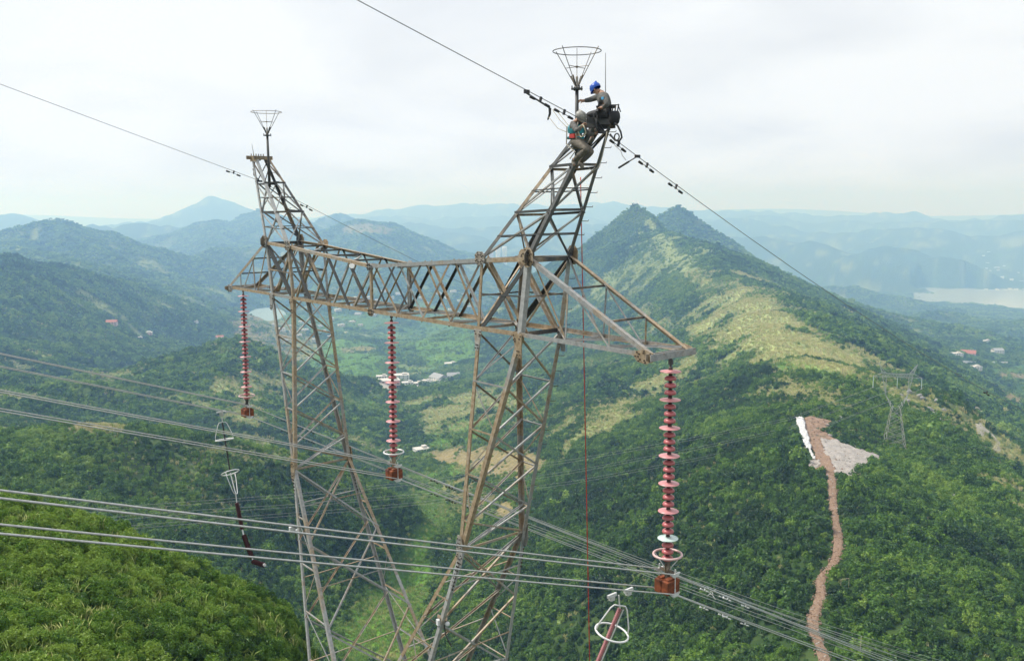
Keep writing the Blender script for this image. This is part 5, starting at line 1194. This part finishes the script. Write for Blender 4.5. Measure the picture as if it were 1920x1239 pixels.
# white sheeting laid down the bank
M_SHEET = simple_mat('white_sheeting', (.56, .56, .56), .7, var=.35, scale=1.2)
def sheeting(pxs, ws, label):
    pts = [hit(*p) for p in pxs]; P = np.array([tuple(p)[:2] for p in pts]); S, W = smooth_poly(P, ws, 40); V = []; F = []
    for i in range(40):
        t = S[min(i + 1, 39)] - S[max(i - 1, 0)]; t = t / (np.linalg.norm(t) + 1e-9); nn = np.array([-t[1], t[0]])
        for j in range(7):
            q = S[i] + nn * (j / 3 - 1) * W[i] * .72 * (1 + .5 * float(perlin(np.array([i * .45 + .3]), np.array([j * .9 + .2]), 7)[0]) * 1.6); V.append((q[0], q[1], ground(*q) + 1.25 + .18 * math.sin(j * 2.1 + i * .8) + .25 * math.sin(i * .6)))
    for i in range(39):
        for j in range(6): F.append((i * 7 + j, (i + 1) * 7 + j, (i + 1) * 7 + j + 1, i * 7 + j + 1))
    o = mesh_obj('plastic_sheeting', V, F, M_SHEET, smooth=True); sm = o.modifiers.new('thick', 'SOLIDIFY'); sm.thickness = .04; tag(o, label, 'sheeting')
sheeting([(1497, 786), (1504, 806), (1510, 826), (1516, 844)], [1.9, 2.4, 1.9, 1.3], 'wide white plastic sheeting draped down the bank above the clearing'); sheeting([(1514, 838), (1520, 852), (1526, 864)], [.7, .6, .7], 'narrow tail of white sheeting leading down to the small rubble heap')
# goalpost-like frame and stakes beside the path
g = MB(); p0 = hit(1576, 1108); p1 = hit(1591, 1106); g.tube([p0, p0 + Vector((0, 0, 3.3)), p1 + Vector((0, 0, 3.3)), p1], .06, 6); M_PALEW = simple_mat('pale_wood', (.42, .36, .27), .8)
g.V = [tuple(Vector(v) - p0) for v in g.V]; o = g.build('pole_frame', M_PALEW); o.location = p0; tag(o, 'thin pale goalpost-like frame standing beside the dirt path', 'frame')
g = MB(); p0 = hit(1612, 1236); g.tube([(0, 0, -.3), (.1, 0, 5.6)], [.12, .08], 7); o = g.build('wooden_pole', M_PALEW); o.location = p0; tag(o, 'bare wooden pole standing on the slope right of the path', 'pole')
# ------------------------------------------------------------------ far pylon and its wires
M_FAR = steel('far_pylon_steel', .05, 1.5)
fp = hit(1676, 840); far_t = thing('transmission_tower', 'small grey lattice pylon standing on the ridge beyond the rubble clearing', 'pylon', fp - Vector((0, 0, .6)))
FY = Vector((math.cos(-.25), math.sin(-.25), 0)); FV = Vector((-FY.y, FY.x, 0))
sc_ = math.hypot(fp.x, fp.y) / 490.0
def fpnt(u, v, w): return (FY * u + FV * v) * sc_ + Vector((0, 0, w * sc_))
def lat(name, segs, r):
    g = MB()
    for a, b_ in segs: g.bar(fpnt(*a), fpnt(*b_), r * sc_, r * sc_)
    return tag(g.build(name, M_FAR, far_t), kind='stuff')
WB = 21.0; HB_ = 38.0
segs = []
cn = lambda q: {(a, b_): (a * (5.4 + (2.2 - 5.4) * q), b_ * (5.2 + (1.8 - 5.2) * q), WB * q) for a in (-1, 1) for b_ in (-1, 1)}
for k in range(6):
    c0, c1 = cn(k / 6), cn((k + 1) / 6)
    for p in c0:
        segs.append((c0[p], c1[p])); q = (-p[0], p[1]); segs += [(c0[p], c1[q])]; q = (p[0], -p[1]); segs += [(c0[p], c1[q])]
lat('tower_body', segs, 0.105); segs = []
for su in (-1, 1):
    for b_ in (-1, 1):
        e = (su * 5.2, b_ * .8, 28.5); segs += [((su * 1.6, b_ * 1.8, WB), e), ((su * .1, b_ * 1.8, WB), e), (e, (su * 5.4, b_ * .7, HB_)), (e, (su * 7.2, b_ * .7, HB_))]
        for k in range(4):
            q0, q1 = k / 4, (k + 1) / 4; A = lerp((su * 2.2, b_ * 1.8, WB), e, q0); Bq = lerp((su * .1, b_ * 1.8, WB), e, q1); segs.append((A, Bq)); C1 = lerp(e, (su * 5.4, b_ * .7, HB_), q0); C2 = lerp(e, (su * 7.2, b_ * .7, HB_), q1); segs.append((C1, C2)); segs.append(((A[0], -A[1], A[2]), Bq))
lat('tower_arms', segs, 0.105); segs = []
for b_ in (-1, 1):
    for su in (-1, 1):
        segs += [((0, b_ * .7, HB_), (su * 11.5, b_ * .5, HB_)), ((0, b_ * .7, HB_ + 1.6), (su * 7.5, b_ * .7, HB_ + 2)), ((su * 7.5, b_ * .7, HB_ + 2), (su * 11.5, b_ * .5, HB_)), ((su * 5.6, b_ * .7, HB_ + 2), (su * 9.2, b_ * .2, HB_ + 7)), ((su * 7.5, b_ * .7, HB_ + 2), (su * 9.2, b_ * .2, HB_ + 7))]
        for k in range(6): u0, u1 = k * 1.25, (k + 1) * 1.25; segs += [((su * u0, b_ * .7, HB_), (su * u1, b_ * .7, HB_ + 1.7)), ((su * u0, b_ * .7, HB_ + 1.7), (su * u1, b_ * .7, HB_))]
        for k in range(4): q = k / 4; segs.append((lerp((su * 5.6, b_ * .7, HB_ + 2), (su * 9.2, b_ * .2, HB_ + 7), q), lerp((su * 7.5, b_ * .7, HB_ + 2), (su * 9.2, b_ * .2, HB_ + 7), q + .2)))
lat('tower_bridge', segs, 0.10)
M_TEAL = simple_mat('glass_insulator', (.45, .58, .56), .3)
for u, nm in ((-11.5, 'left'), (0, 'middle'), (11.5, 'right')):
    p = fp - Vector((0, 0, .6)) + fpnt(u, 0, HB_); t = thing('insulator_string', 'pale glass insulator string at the %s of the small far pylon' % nm, 'insulator', p, 'insulators of the far pylon')
    g = MB(); pr = []
    for k in range(12): pr += [(.06, -k * .4), (.2, -k * .4 - .2)]
    g.lathe(pr, n=8); g.build('disc_stack', M_TEAL, t); g = MB(); g.box((0, 0, -4.9), (.5, .5, .3)); g.build('clamp', M_FAR, t)
    ends = {-11.5: [(1480, 785, 400), (1300, 822, 360), (1080, 862, 325), (800, 903, 300), (545, 929, 290), (380, 941, 285), (60, 965, 280), (-250, 985, 280)],
            0: [(1480, 803, 400), (1300, 842, 360), (1080, 883, 325), (800, 927, 300), (545, 948, 290), (380, 958, 285), (60, 985, 275), (-250, 1005, 275)],
            11.5: [(1480, 824, 400), (1300, 862, 360), (1080, 903, 325), (800, 942, 300), (640, 957, 290), (462, 970, 285), (60, 1003, 270), (-250, 1030, 265)]}[u]
    for q in (-.22, .22):
        pts = [p + Vector((q, 0, -5.0))] + [Vector(at(*e)) + Vector((0, 0, q * 2.2)) for e in ends]; wire('conductor', pts, .030, M_WIRE, '%s wire of the %s phase from the far pylon across the valley' % ('lower' if q < 0 else 'upper', nm), 'power line', 'wires of the far pylon', 4)
# ------------------------------------------------------------------ houses
M_WALL = [simple_mat('white_plaster', (.72, .72, .70), .8, var=.08, scale=.8), simple_mat('cream_plaster', (.62, .57, .48), .8, var=.1, scale=.8), simple_mat('pink_tile_wall', (.58, .42, .38), .7, var=.1, scale=.8)]
M_ROOF = [simple_mat('grey_roof', (.30, .31, .32), .8, var=.15, scale=1), simple_mat('red_tile_roof', (.36, .13, .08), .8, var=.2, scale=1), simple_mat('pale_flat_roof', (.55, .53, .50), .85, var=.12, scale=1), simple_mat('blue_sheet_roof', (.20, .32, .48), .5, var=.1, scale=1)]
M_WIN = simple_mat('window_glass', (.04, .05, .06), .2)
def house(px, py, wpx, storeys, roof, wall, rot, label, group=None, depth=.75):
    p = HOUSE_P[(px, py)].copy(); d = math.hypot(p.x, p.y); w = wpx * d / FOC * (.72 if px < 420 else 1.25 if 700 < px < 860 and py > 670 else .9); dp = w * depth; h = storeys * 3.1
    t = thing('house', label, 'house', p - Vector((0, 0, .8)), group, rot); hh = h + .8
    g = MB(); g.box((0, 0, hh / 2), (w, dp, hh)); g.build('wall', M_WALL[wall], t)
    g = MB()
    if roof in (0, 1, 3):
        e = .5; z = hh + .05; r = dp * .28; g.add([(-w / 2 - e, -dp / 2 - e, z), (w / 2 + e, -dp / 2 - e, z), (w / 2 + e, dp / 2 + e, z), (-w / 2 - e, dp / 2 + e, z), (-w / 2 - e, 0, z + r), (w / 2 + e, 0, z + r)], [(0, 1, 5, 4), (2, 3, 4, 5), (1, 2, 5), (3, 0, 4), (3, 2, 1, 0)])
    else:
        g.box((0, 0, hh + .16), (w + .6, dp + .6, .3)); g.box((w * .22, 0, hh + 1.35), (w * .3, dp * .45, 2.1))
    g.build('roof', M_ROOF[roof], t)
    n = max(2, min(4, int(w / 3.2)))
    wm = MB(); wm.box((0, 0, 0), (1.5, .12, 1.5)); wme = wm.build('window', M_WIN, link=False).data
    for s in range(storeys):
        for k in range(n):
            o = bpy.data.objects.new('window', wme); COL.objects.link(o); o.parent = t; o.location = ((k + .5) / n * w - w / 2, -dp / 2 - .02, 1.9 + .8 + s * 3.1)
    g = MB(); g.box((-w * .12, -dp / 2 - .03, 1.1 + .8), (1.2, .12, 2.2)); g.build('door', M_ROOF[0], t)
    return t
for h in HS: house(*h)
for k, (px, py) in enumerate(VH):
    house(px, py, rnd.uniform(8, 14), rnd.choice([1, 2, 2]), rnd.choice([2, 2, 0]), rnd.choice([0, 0, 1]), rnd.uniform(-.4, .5), *((lambda w: ('small pale village house %s' % w, 'village houses %s' % w))('beside the pond behind the left pylon leg' if px < 600 else 'behind the left half of the pylon bridge' if px < 770 and py < 600 else 'in the green valley below the pylon bridge' if py >= 600 else 'behind the right half of the pylon bridge')))
wm = MB(); wm.box((0, 0, .6), (1, 1, 1.2)); wm.box((0, 0, 1.24), (1.06, 1.06, .06)); town_me = [wm.build('house', M_WALL[i], link=False).data for i in (0, 1)]
for k in range(62):
    a = math.radians(rnd.uniform(27.7, 31.6)); d = rnd.uniform(7020, 8500) if k > 22 else rnd.uniform(6985, 7100); x, y = math.sin(a) * d, math.cos(a) * d; o = bpy.data.objects.new('house', town_me[k % 3 == 0]); COL.objects.link(o); s = rnd.uniform(13, 27)
    o.location = (x, y, ground(x, y) - 2); o.scale = (s, s * .6, rnd.uniform(5, 10)); o.rotation_euler = (0, 0, -a + rnd.uniform(-.3, .3)); tag(o, *(('small white house on the rising ground behind the lakeside town', 'house', 'houses behind the lakeside town') if k > 22 else ('white house on the far shore of the lake', 'house', 'houses along the lake shore')))
M_YARD = ragged('pale_concrete', [(.38, .36, .33), (.5, .48, .44), (.58, .56, .52), (.46, .43, .39)], .3)
patch('hamlet_yard', poly_px([(770, 718), (800, 712), (835, 706), (842, 714), (810, 722), (778, 727)]), M_YARD, 2.0, 1.2, 3.0)
patch('hamlet_yard', poly_px([(708, 722), (760, 722), (770, 728), (730, 731)]), M_YARD, 2.0, 1.2, 3.0)
# pale lane wall, terraces, silos
def lane(pxs, w, h, mat, name, label, cat):
    pts = [hit(*p) for p in pxs]; g = MB()
    for a, b_ in zip(pts[:-1], pts[1:]): g.bar(a + Vector((0, 0, h * .3)), b_ + Vector((0, 0, h * .3)), w, h, up=(0, 0, 1))
    p0 = pts[0].copy(); g.V = [tuple(Vector(v) - p0) for v in g.V]; o = g.build(name, mat); o.location = p0; tag(o, label, cat)
lane([(1800, 679), (1830, 681), (1860, 681), (1888, 681)], 3, 4.0, M_WALL[0], 'retaining_wall', 'long pale retaining wall along the lane in the right valley', 'wall')
p = Vector(at(936, 482, 6100)); p.z = ground(p.x, p.y)
zt_ = at(936, 464, 6100)[2]
for k, px in enumerate((934, 946)):
    q = Vector(at(px, 480, 6100)); gz = ground(q.x, q.y); hh = at(px, 463, 6100)[2] - gz; t = thing('storage_silo', 'white round silo %s of the pair beyond the pylon bridge' % ('left' if k == 0 else 'right'), 'silo', (q.x, q.y, gz), 'pair of white silos')
    g = MB(); g.lathe([(16, -3), (16, hh * .8), (19, hh * .8), (19, hh * .9), (17, hh), (.1, hh * 1.02)], n=18); g.build('silo_shell', M_WALL[0], t)
    g = MB(); g.box((0, -14.5, hh * .45), (14, 2, hh * .28)); g.build('painted_panel', M_ROOF[3], t)
q = Vector(at(915, 480, 6050)); t = thing('factory_hall', 'pinkish factory hall left of the white silos', 'factory', (q.x, q.y, ground(q.x, q.y))); hh = at(915, 474, 6050)[2] - ground(q.x, q.y)
g = MB(); g.box((0, 0, hh / 2), (70, 40, max(8, hh))); g.build('wall', M_WALL[2], t); g = MB(); g.box((0, 0, max(8, hh) + .6), (73, 43, 1.2)); g.build('roof', M_ROOF[2], t)
# the small pond left of the pylon
M_POND = simple_mat('pond_green_water', (.16, .27, .27), .25, var=.1, scale=.02)
pp = []
for k in range(40):
    a = k * math.pi / 20; A_ = POND_A + 58 * math.cos(a) / POND_D; D_ = POND_D + 230 * math.sin(a); pp.append((math.sin(A_) * D_, math.cos(A_) * D_))
sheet('pond_water', pp[::-1], POND[2] - .6, M_POND)
# ------------------------------------------------------------------ the two linemen
M_SKIN = simple_mat('skin', (.42, .24, .16), .55, var=.06); M_GREY = simple_mat('grey_workwear', (.12, .118, .11), .85, var=.35, scale=16, bump=1.0); M_DGREY = simple_mat('dark_grey_trousers', (.055, .055, .057), .85, var=.35, scale=16, bump=1.0); M_TAN = simple_mat('tan_trousers', (.16, .14, .112), .85, var=.3, scale=14, bump=1.0)
M_BLUE = simple_mat('blue_helmet', (.015, .09, .48), .3, var=.03); M_WHH = simple_mat('grey_white_helmet', (.30, .295, .27), .45, var=.2, scale=20); M_TEALV = simple_mat('teal_vest', (.03, .26, .30), .6, var=.2); M_REDP = simple_mat('red_pouch', (.5, .04, .03), .6); M_STRAP = simple_mat('pale_webbing', (.40, .37, .30), .8); M_BOOT = simple_mat('boots', (.2, .18, .15), .8); M_BAG = simple_mat('black_canvas', (.02, .02, .022), .7, var=.3); M_GLOVE = simple_mat('grey_gloves', (.2, .2, .2), .8)
def P_pix(px, py, v):
    r = Vector(ray(px, py)); t = (v + TO.dot(VD)) / r.dot(VD); return r * t
def skin_mesh(name, verts, edges, radii, root, mat, parent, sub=2):
    me = bpy.data.meshes.new(name); me.from_pydata([tuple(v) for v in verts], edges, []); me.materials.append(mat); o = bpy.data.objects.new(name, me); COL.objects.link(o); o.parent = parent
    sk = o.modifiers.new('skin', 'SKIN'); sk.use_smooth_shade = True; sk.use_x_symmetry = False
    for i, r in enumerate(radii): me.skin_vertices[0].data[i].radius = (r, r) if not isinstance(r, tuple) else r
    me.skin_vertices[0].data[root].use_root = True
    sb_ = o.modifiers.new('smooth', 'SUBSURF'); sb_.levels = sub; sb_.render_levels = sub; return o
def person(label, J, mats, helmet, face_dir, grip):
    """J: joints in world space (pelvis, chest, neck, head, shoulder/elbow/wrist/hand a+b, hip/knee/ankle/toe a+b)"""
    p0 = J['pelvis']; t = thing('person', label, 'person', p0); q = {k: v - p0 for k, v in J.items()}
    V = []; E = []; R = []; ix = {}
    def add(k, pos, r, to=None):
        ix[k] = len(V); V.append(pos); R.append(r)
        if to is not None: E.append((ix[to], ix[k]))
    add('pelvis', q['pelvis'], .125); add('waist', (q['pelvis'] * .55 + q['chest'] * .45), .115, 'pelvis'); add('chest', q['chest'], .14, 'waist'); add('neck', q['neck'], .058, 'chest')
    fd = face_dir.normalized(); add('jaw', q['head'] * .6 + q['neck'] * .4 + fd * .035, .075, 'neck'); add('cran', q['head'] + fd * .0, .092, 'jaw'); add('nose', q['head'] + fd * .105 + (q['neck'] - q['head']) * .25, .016, 'jaw')
    for s in 'ab':
        add('sh' + s, q['shoulder_' + s], .07, 'chest'); add('el' + s, q['elbow_' + s], .05, 'sh' + s); add('wr' + s, q['wrist_' + s], .034, 'el' + s)
        hd = q['hand_' + s]; add('pa' + s, (q['wrist_' + s] + hd) / 2, .036, 'wr' + s)
        ax = (hd - q['wrist_' + s]).normalized(); sd = ax.cross(fd); sd = sd.normalized() if sd.length > .1 else ax.orthogonal().normalized(); cu = sd.cross(ax) * grip[s]
        for k in range(4):
            off = sd * ((k - 1.5) * .021); ln = (.034, .042, .04, .03)[k]
            add('f%d%s' % (k, s), hd + off, .0105, 'pa' + s); add('g%d%s' % (k, s), hd + off + ax * ln * .7 + cu * .025, .0095, 'f%d%s' % (k, s)); add('h%d%s' % (k, s), hd + off * .95 + ax * ln * .75 + cu * .058, .0085, 'g%d%s' % (k, s))
        add('t0' + s, (q['wrist_' + s] * .55 + hd * .45) + sd * .042 + cu * .012, .0115, 'pa' + s); add('t1' + s, hd * .8 + q['wrist_' + s] * .2 + sd * .055 + cu * .045, .0095, 't0' + s)
        add('hp' + s, q['hip_' + s], .095, 'pelvis'); add('kn' + s, q['knee_' + s], .066, 'hp' + s); add('an' + s, q['ankle_' + s], .045, 'kn' + s); add('to' + s, q['toe_' + s], .036, 'an' + s)
    skin_mesh('body', V, E, R, 0, M_SKIN, t)
    # jacket, trousers and boots over the body
    V = []; E = []; R = []; ix = {}
    add('pelvis', q['pelvis'] * .75 + q['chest'] * .25, (.165, .145)); add('waist', q['pelvis'] * .5 + q['chest'] * .5, (.155, .14), 'pelvis'); add('chest', q['chest'], (.175, .155), 'waist'); add('collar', q['neck'] * .7 + q['chest'] * .3, .085, 'chest')
    for s in 'ab':
        add('sh' + s, q['shoulder_' + s], .088, 'chest'); add('ua' + s, (q['shoulder_' + s] + q['elbow_' + s]) / 2, .074, 'sh' + s); add('el' + s, q['elbow_' + s], .066, 'ua' + s); add('cf' + s, q['elbow_' + s] * .12 + q['wrist_' + s] * .88, .05, 'el' + s)
    skin_mesh('jacket', V, E, R, 0, mats[0], t)
    V = []; E = []; R = []; ix = {}
    add('pelvis', q['pelvis'], (.16, .145))
    for s in 'ab':
        add('hp' + s, q['hip_' + s], .115, 'pelvis'); add('th' + s, (q['hip_' + s] + q['knee_' + s]) / 2, .098, 'hp' + s); add('kn' + s, q['knee_' + s], .082, 'th' + s); add('ca' + s, q['knee_' + s] * .55 + q['ankle_' + s] * .45, .076, 'kn' + s); add('cf' + s, q['knee_' + s] * .1 + q['ankle_' + s] * .9, .064, 'ca' + s)
    skin_mesh('trousers', V, E, R, 0, mats[1], t)
    for s in 'ab':
        a, b_ = q['ankle_' + s], q['toe_' + s]; heel = a + (a - b_).normalized() * .05 + Vector((0, 0, -.02)); skin_mesh('boot', [a + (q['knee_' + s] - a).normalized() * .06, a, b_, heel], [(0, 1), (1, 2), (1, 3)], [.058, .055, .046, .04], 1, mats[2], t)
    # helmet: shell, brim, chin strap
    up = (q['head'] - q['neck']).normalized(); up = (up - fd * up.dot(fd) * .6 + Vector((0, 0, .4))).normalized(); rt = fd.cross(up).normalized(); f2 = up.cross(rt); Rm = Matrix((rt, f2, up)).transposed(); c = q['head'] + up * .02
    g = MB(); g.lathe([(.128, 0), (.132, .03), (.122, .075), (.09, .115), (.045, .135), (.0001, .138)], (0, 0, 0), 20)
    g.add([(.125 * math.cos(a), .125 * math.sin(a) + max(0, math.sin(a)) * .032, -.012 + (-.02 if math.sin(a) > 0 else 0)) for a in [k * math.pi / 8 for k in range(16)]] + [(.128 * math.cos(a), .128 * math.sin(a), .012) for a in [k * math.pi / 8 for k in range(16)]], [(k, (k + 1) % 16, 16 + (k + 1) % 16, 16 + k) for k in range(16)])
    g.bar((0, -.1, .1), (0, .1, .1), .03, .09, m=0); g.V = [tuple(Rm @ Vector((v[0] * .93, v[1] * 1.06, v[2])) + c) for v in g.V]; g.build('helmet', helmet, t, smooth=True)
    g = MB(); jw = q['head'] * .55 + q['neck'] * .45 + fd * .05
    g.tube([c + rt * .1, jw + rt * .05, jw + fd * .02, jw - rt * .05, c - rt * .1], .008, 5); g.build('chin_strap', M_BAG, t)
    g = MB()
    for k in (-1, 1): g.lathe([(.0001, .011), (.011, 0), (.0001, -.011)], q['head'] * .85 + q['neck'] * .15 + fd * .088 + rt * .034 * k, 8)
    g.build('eyes', M_BAG, t)
    for k in (-1, 1):
        g = MB(); g.lathe([(.0001, .03), (.018, .012), (.02, -.012), (.0001, -.03)], q['head'] * .8 + q['neck'] * .2 + rt * .092 * k, 8); g.build('ear', M_SKIN, t)
    return t, q
def joints(d): return {k: P_pix(*v) for k, v in d.items()}
ua = joints(dict(pelvis=(1138, 209, .05), chest=(1132, 186, .03), neck=(1125.5, 173.5, .02), head=(1117.5, 168, .0), shoulder_a=(1133, 180, -.17), elbow_a=(1139, 196.5, -.27), wrist_a=(1129.5, 202, -.22), hand_a=(1124.5, 203.5, -.18),
    shoulder_b=(1124, 181, .2), elbow_b=(1106, 187.5, .2), wrist_b=(1093.5, 189.5, .09), hand_b=(1088, 188.5, .03), hip_a=(1135, 211, -.06), knee_a=(1102, 215.5, -.14), ankle_a=(1116, 247, -.16), toe_a=(1108, 252, -.18), hip_b=(1134, 212, .15), knee_b=(1108, 222, .2), ankle_b=(1110, 262, .16), toe_b=(1103, 268, .16)))
fdir = (dir_w(-1, -.15, -.75)).normalized()
upper, q = person('lineman in blue helmet and grey workwear sitting on the peak and gripping the mast', ua, (M_GREY, M_DGREY, M_BOOT), M_BLUE, fdir, {'a': 1, 'b': 1})
g = MB()
def strap(g, pts, r): g.tube(pts, r, 5)
for sg in ('a', 'b'): strap(g, [q['chest'] + (q['shoulder_' + sg] - q['chest']) * .6 + Vector((0, 0, .1)), q['chest'] + dir_w(-.17, 0, 0) + (q['shoulder_' + sg] - q['chest']) * .5, q['pelvis'] + dir_w(-.16, 0, .12)], .017)
g.tube([q['pelvis'] + Vector((0, 0, .1)) + dir_w(.17 * math.cos(k * .524), .2 * math.sin(k * .524), 0) for k in range(12)], .028, 6, closed=True); g.build('harness', M_BAG, upper)
g = MB(); g.box(q['shoulder_a'] * .7 + q['elbow_a'] * .3 + dir_w(0, -.085, 0), (.07, .02, .06), Matrix.Rotation(YAW, 3, 'Z')); g.build('sleeve_badge', simple_mat('badge_blue', (.08, .35, .6), .6), upper)
la = joints(dict(pelvis=(1079, 263, -.52), chest=(1080.5, 239, -.55), neck=(1083, 226, -.56), head=(1088, 221, -.58), shoulder_a=(1074, 232.5, -.70), elbow_a=(1082, 246, -.86), wrist_a=(1091, 236.5, -.82), hand_a=(1095, 232.5, -.76),
    shoulder_b=(1090, 236, -.42), elbow_b=(1103, 253, -.34), wrist_b=(1117, 250, -.16), hand_b=(1122, 247, -.08), hip_a=(1080, 266, -.63), knee_a=(1101, 280, -.72), ankle_a=(1074.5, 302, -.64), toe_a=(1077, 310.5, -.70), hip_b=(1083, 267, -.44), knee_b=(1110, 284, -.46), ankle_b=(1087, 306, -.5), toe_b=(1093, 315, -.56)))
fdir = (dir_w(.75, .35, -.75)).normalized()
lower, q = person('lineman in pale grey helmet and tan trousers with teal harness perched below the blue helmet', la, (M_GREY, M_TAN, M_BOOT), M_WHH, fdir, {'a': 1, 'b': 1})
g = MB(); c = q['chest'] * .75 + q['pelvis'] * .25
g.lathe([(.185, -.06), (.195, .0), (.19, .07), (.165, .13)], c, 16, Matrix.Rotation(.1, 3, 'X')); g.build('vest', M_TEALV, lower, smooth=True)
g = MB(); g.box(q['pelvis'] * .8 + q['chest'] * .2 + dir_w(.1, -.19, .02), (.17, .06, .09), Matrix.Rotation(YAW, 3, 'Z')); g.build('red_pouch', M_REDP, lower)
g = MB(); g.tube([q['pelvis'] + Vector((0, 0, .05)) + dir_w(.18 * math.cos(k * .524), .19 * math.sin(k * .524), 0) for k in range(12)], .03, 6, closed=True); g.build('belt', M_TEALV, lower)
g = MB(); g.tube([q['chest'] + dir_w(-.1, -.2, .02), q['pelvis'] + dir_w(-.05, -.24, -.1), q['knee_a'] + dir_w(-.3, -.1, -.05), q['ankle_a'] + dir_w(-.02, -.08, .05)], .014, 5); g.tube([q['chest'] + dir_w(.18, -.12, .1), q['pelvis'] + dir_w(.22, -.2, .1), q['pelvis'] + dir_w(.2, -.15, -.1)], .014, 5); g.build('lanyard', M_STRAP, lower)
# tools, ropes and bag at the peak
def world_tube(name, pts, r, mat, label, cat, group=None, n=6, closed=False):
    p0 = pts[0].copy(); g = MB(); g.tube([p - p0 for p in pts], r, n, closed=closed); o = g.build(name, mat, smooth=True); o.location = p0; return tag(o, label, cat, group)
bc = P_pix(1152, 219, -.05); t = thing('tool_bag', 'black canvas tool bag hung on the outer edge of the peak behind the seated lineman', 'bag', bc)
g = MB(); g.lathe([(.0001, -.19), (.06, -.19), (.11, -.13), (.135, -.02), (.125, .07), (.10, .12), (.08, .09), (.0001, .06)], n=14); g.build('bag_body', M_BAG, t, smooth=True)
g = MB(); g.tube([(.14, 0, .1), (.08, 0, .26), (-.08, 0, .26), (-.14, 0, .1)], .014, 6); g.build('bag_handle', M_BAG, t)
for k in range(3): g = MB(); g.tube([(.05 * k - .05, .02, .0), (.07 * k - .04, .03, .22 + .03 * k)], .016, 6); g.build('tool', M_DARK, t)
g = MB()
cc = P_pix(1156.5, 257, -.1)
loop = [P_pix(*p) for p in [(1150, 228, -.1), (1158, 236, -.12), (1164, 248, -.14), (1166, 258, -.12), (1161, 265, -.1), (1153, 263, -.08), (1147, 256, -.06), (1144, 252, -.05)]]
world_tube('coiled_rope', loop, .022, M_BAG, 'thick black rope looped beside the outer edge of the peak', 'rope'); world_tube('rope_coil', [cc + dir_w(.075 * math.cos(k * .5236), 0, .075 * math.sin(k * .5236)) for k in range(12)], .016, M_BAG, 'small black ring of rope beside the peak', 'rope', closed=True)
g = MB()
for j in range(5): g.tube([P_pix(1083 + j * .6, 234 + j * .9, -.78 - j * .01) + dir_w(0, 0, 0) for _ in range(2)], .001, 3) if False else None
lc = P_pix(1091, 246, -.86); world_tube('rope_loop', [lc + dir_w(.115 * math.cos(k * .35), -.02 * math.sin(k), .13 * math.sin(k * .35)) for k in range(18)], .013, simple_mat('pale_rope', (.45, .42, .30), .85), 'loop of pale rope hanging at the chest of the lower lineman', 'rope', closed=True)
world_tube('white_rope', [P_pix(*p) for p in [(1138, 247, -.34), (1135, 268, -.34), (1130, 290, -.34), (1124, 312, -.36), (1112, 321, -.4), (1102, 314, -.42)]], .011, M_STRAP, 'pale rope running down the outer post of the peak', 'rope')
for k, pl in enumerate([[(1040, 203, .05), (1052, 218, 0), (1067, 237, -.2), (1070, 243, -.4)], [(1036, 206, .05), (1050, 226, 0), (1064, 240, -.2), (1070, 245, -.4)], [(1029, 220, .05), (1046, 241, 0), (1060, 247, -.2), (1069, 246, -.4)]]):
    world_tube('sling_rope', [P_pix(*p) for p in pl], .009, M_STRAP, ('upper', 'middle', 'lowest')[k] + ' of the slack ropes between the wire clamp and the lower lineman', 'rope', 'slack ropes at the wire clamp')
# come-along clamp on the earth wire, hot stick, grounding lead
v0 = -2.35; p = tw(9.4, v0, 4.98 + gw_w(v0, False)); t = thing('wire_grip', 'black wire grip and hoist clamped on the earth wire left of the linemen', 'clamp', p)
g = MB(); g.box((0, 0, -.03), (.13, .05, .08), Matrix.Rotation(YAW + 1.57, 3, 'Z')); g.build('grip_jaw', M_BLACK, t)
g = MB(); e = P_pix(1031, 203, .1) - p; g.tube([(0, 0, -.06), e * .5 + Vector((0, 0, -.03)), e], .02, 6); g.tube([e, e + Vector((0, 0, -.14)), P_pix(1027, 225, .1) - p], [.04, .035, .02], 6); g.build('hoist', M_BLACK, t)
vv = 1.15; a = tw(9.4, vv, 4.98 + gw_w(vv, False)); b_ = P_pix(1160, 315, 1.1); t = thing('hot_stick', 'dark insulated stick hooked on the earth wire right of the linemen', 'tool', a)
g = MB(); g.tube([Vector((0, 0, 0)), (b_ - a) * .45], .014, 6); g.tube([(b_ - a) * .45, b_ - a], .026, 8); g.build('rod', M_BLACK, t); g = MB(); g.box((0, 0, 0), (.14, .06, .07), Matrix.Rotation(YAW + 1.57, 3, 'Z')); g.build('hook', M_BLACK, t)
world_tube('grounding_lead', [P_pix(*p) for p in [(1147, 262, .3), (1154, 274, .5), (1164, 283, .7), (1167, 292, .9), (1174, 301, 1.1)]], .007, M_STRAP, 'thin wavy lead between the peak and the insulated stick', 'cable')
HAZE_DENSITY = 0.00025
# ------------------------------------------------------------------ the air
hz = MB(); hz.box((0, 0, (-720 + 170) / 2), (43000, 43000, 890))
m_haze = bpy.data.materials.new('haze'); m_haze.use_nodes = True; nt = m_haze.node_tree; nt.nodes.clear()
o_ = nt.nodes.new('ShaderNodeOutputMaterial'); pv = nt.nodes.new('ShaderNodeVolumePrincipled')
pv.inputs['Color'].default_value = (0.32, 0.57, 1.0, 1); pv.inputs['Absorption Color'].default_value = (0.90, 0.965, 1, 1); pv.inputs['Density'].default_value = HAZE_DENSITY; pv.inputs['Anisotropy'].default_value = 0.35
nt.links.new(pv.outputs[0], o_.inputs['Volume'])
haze = hz.build('haze', m_haze); tag(haze, kind='stuff')
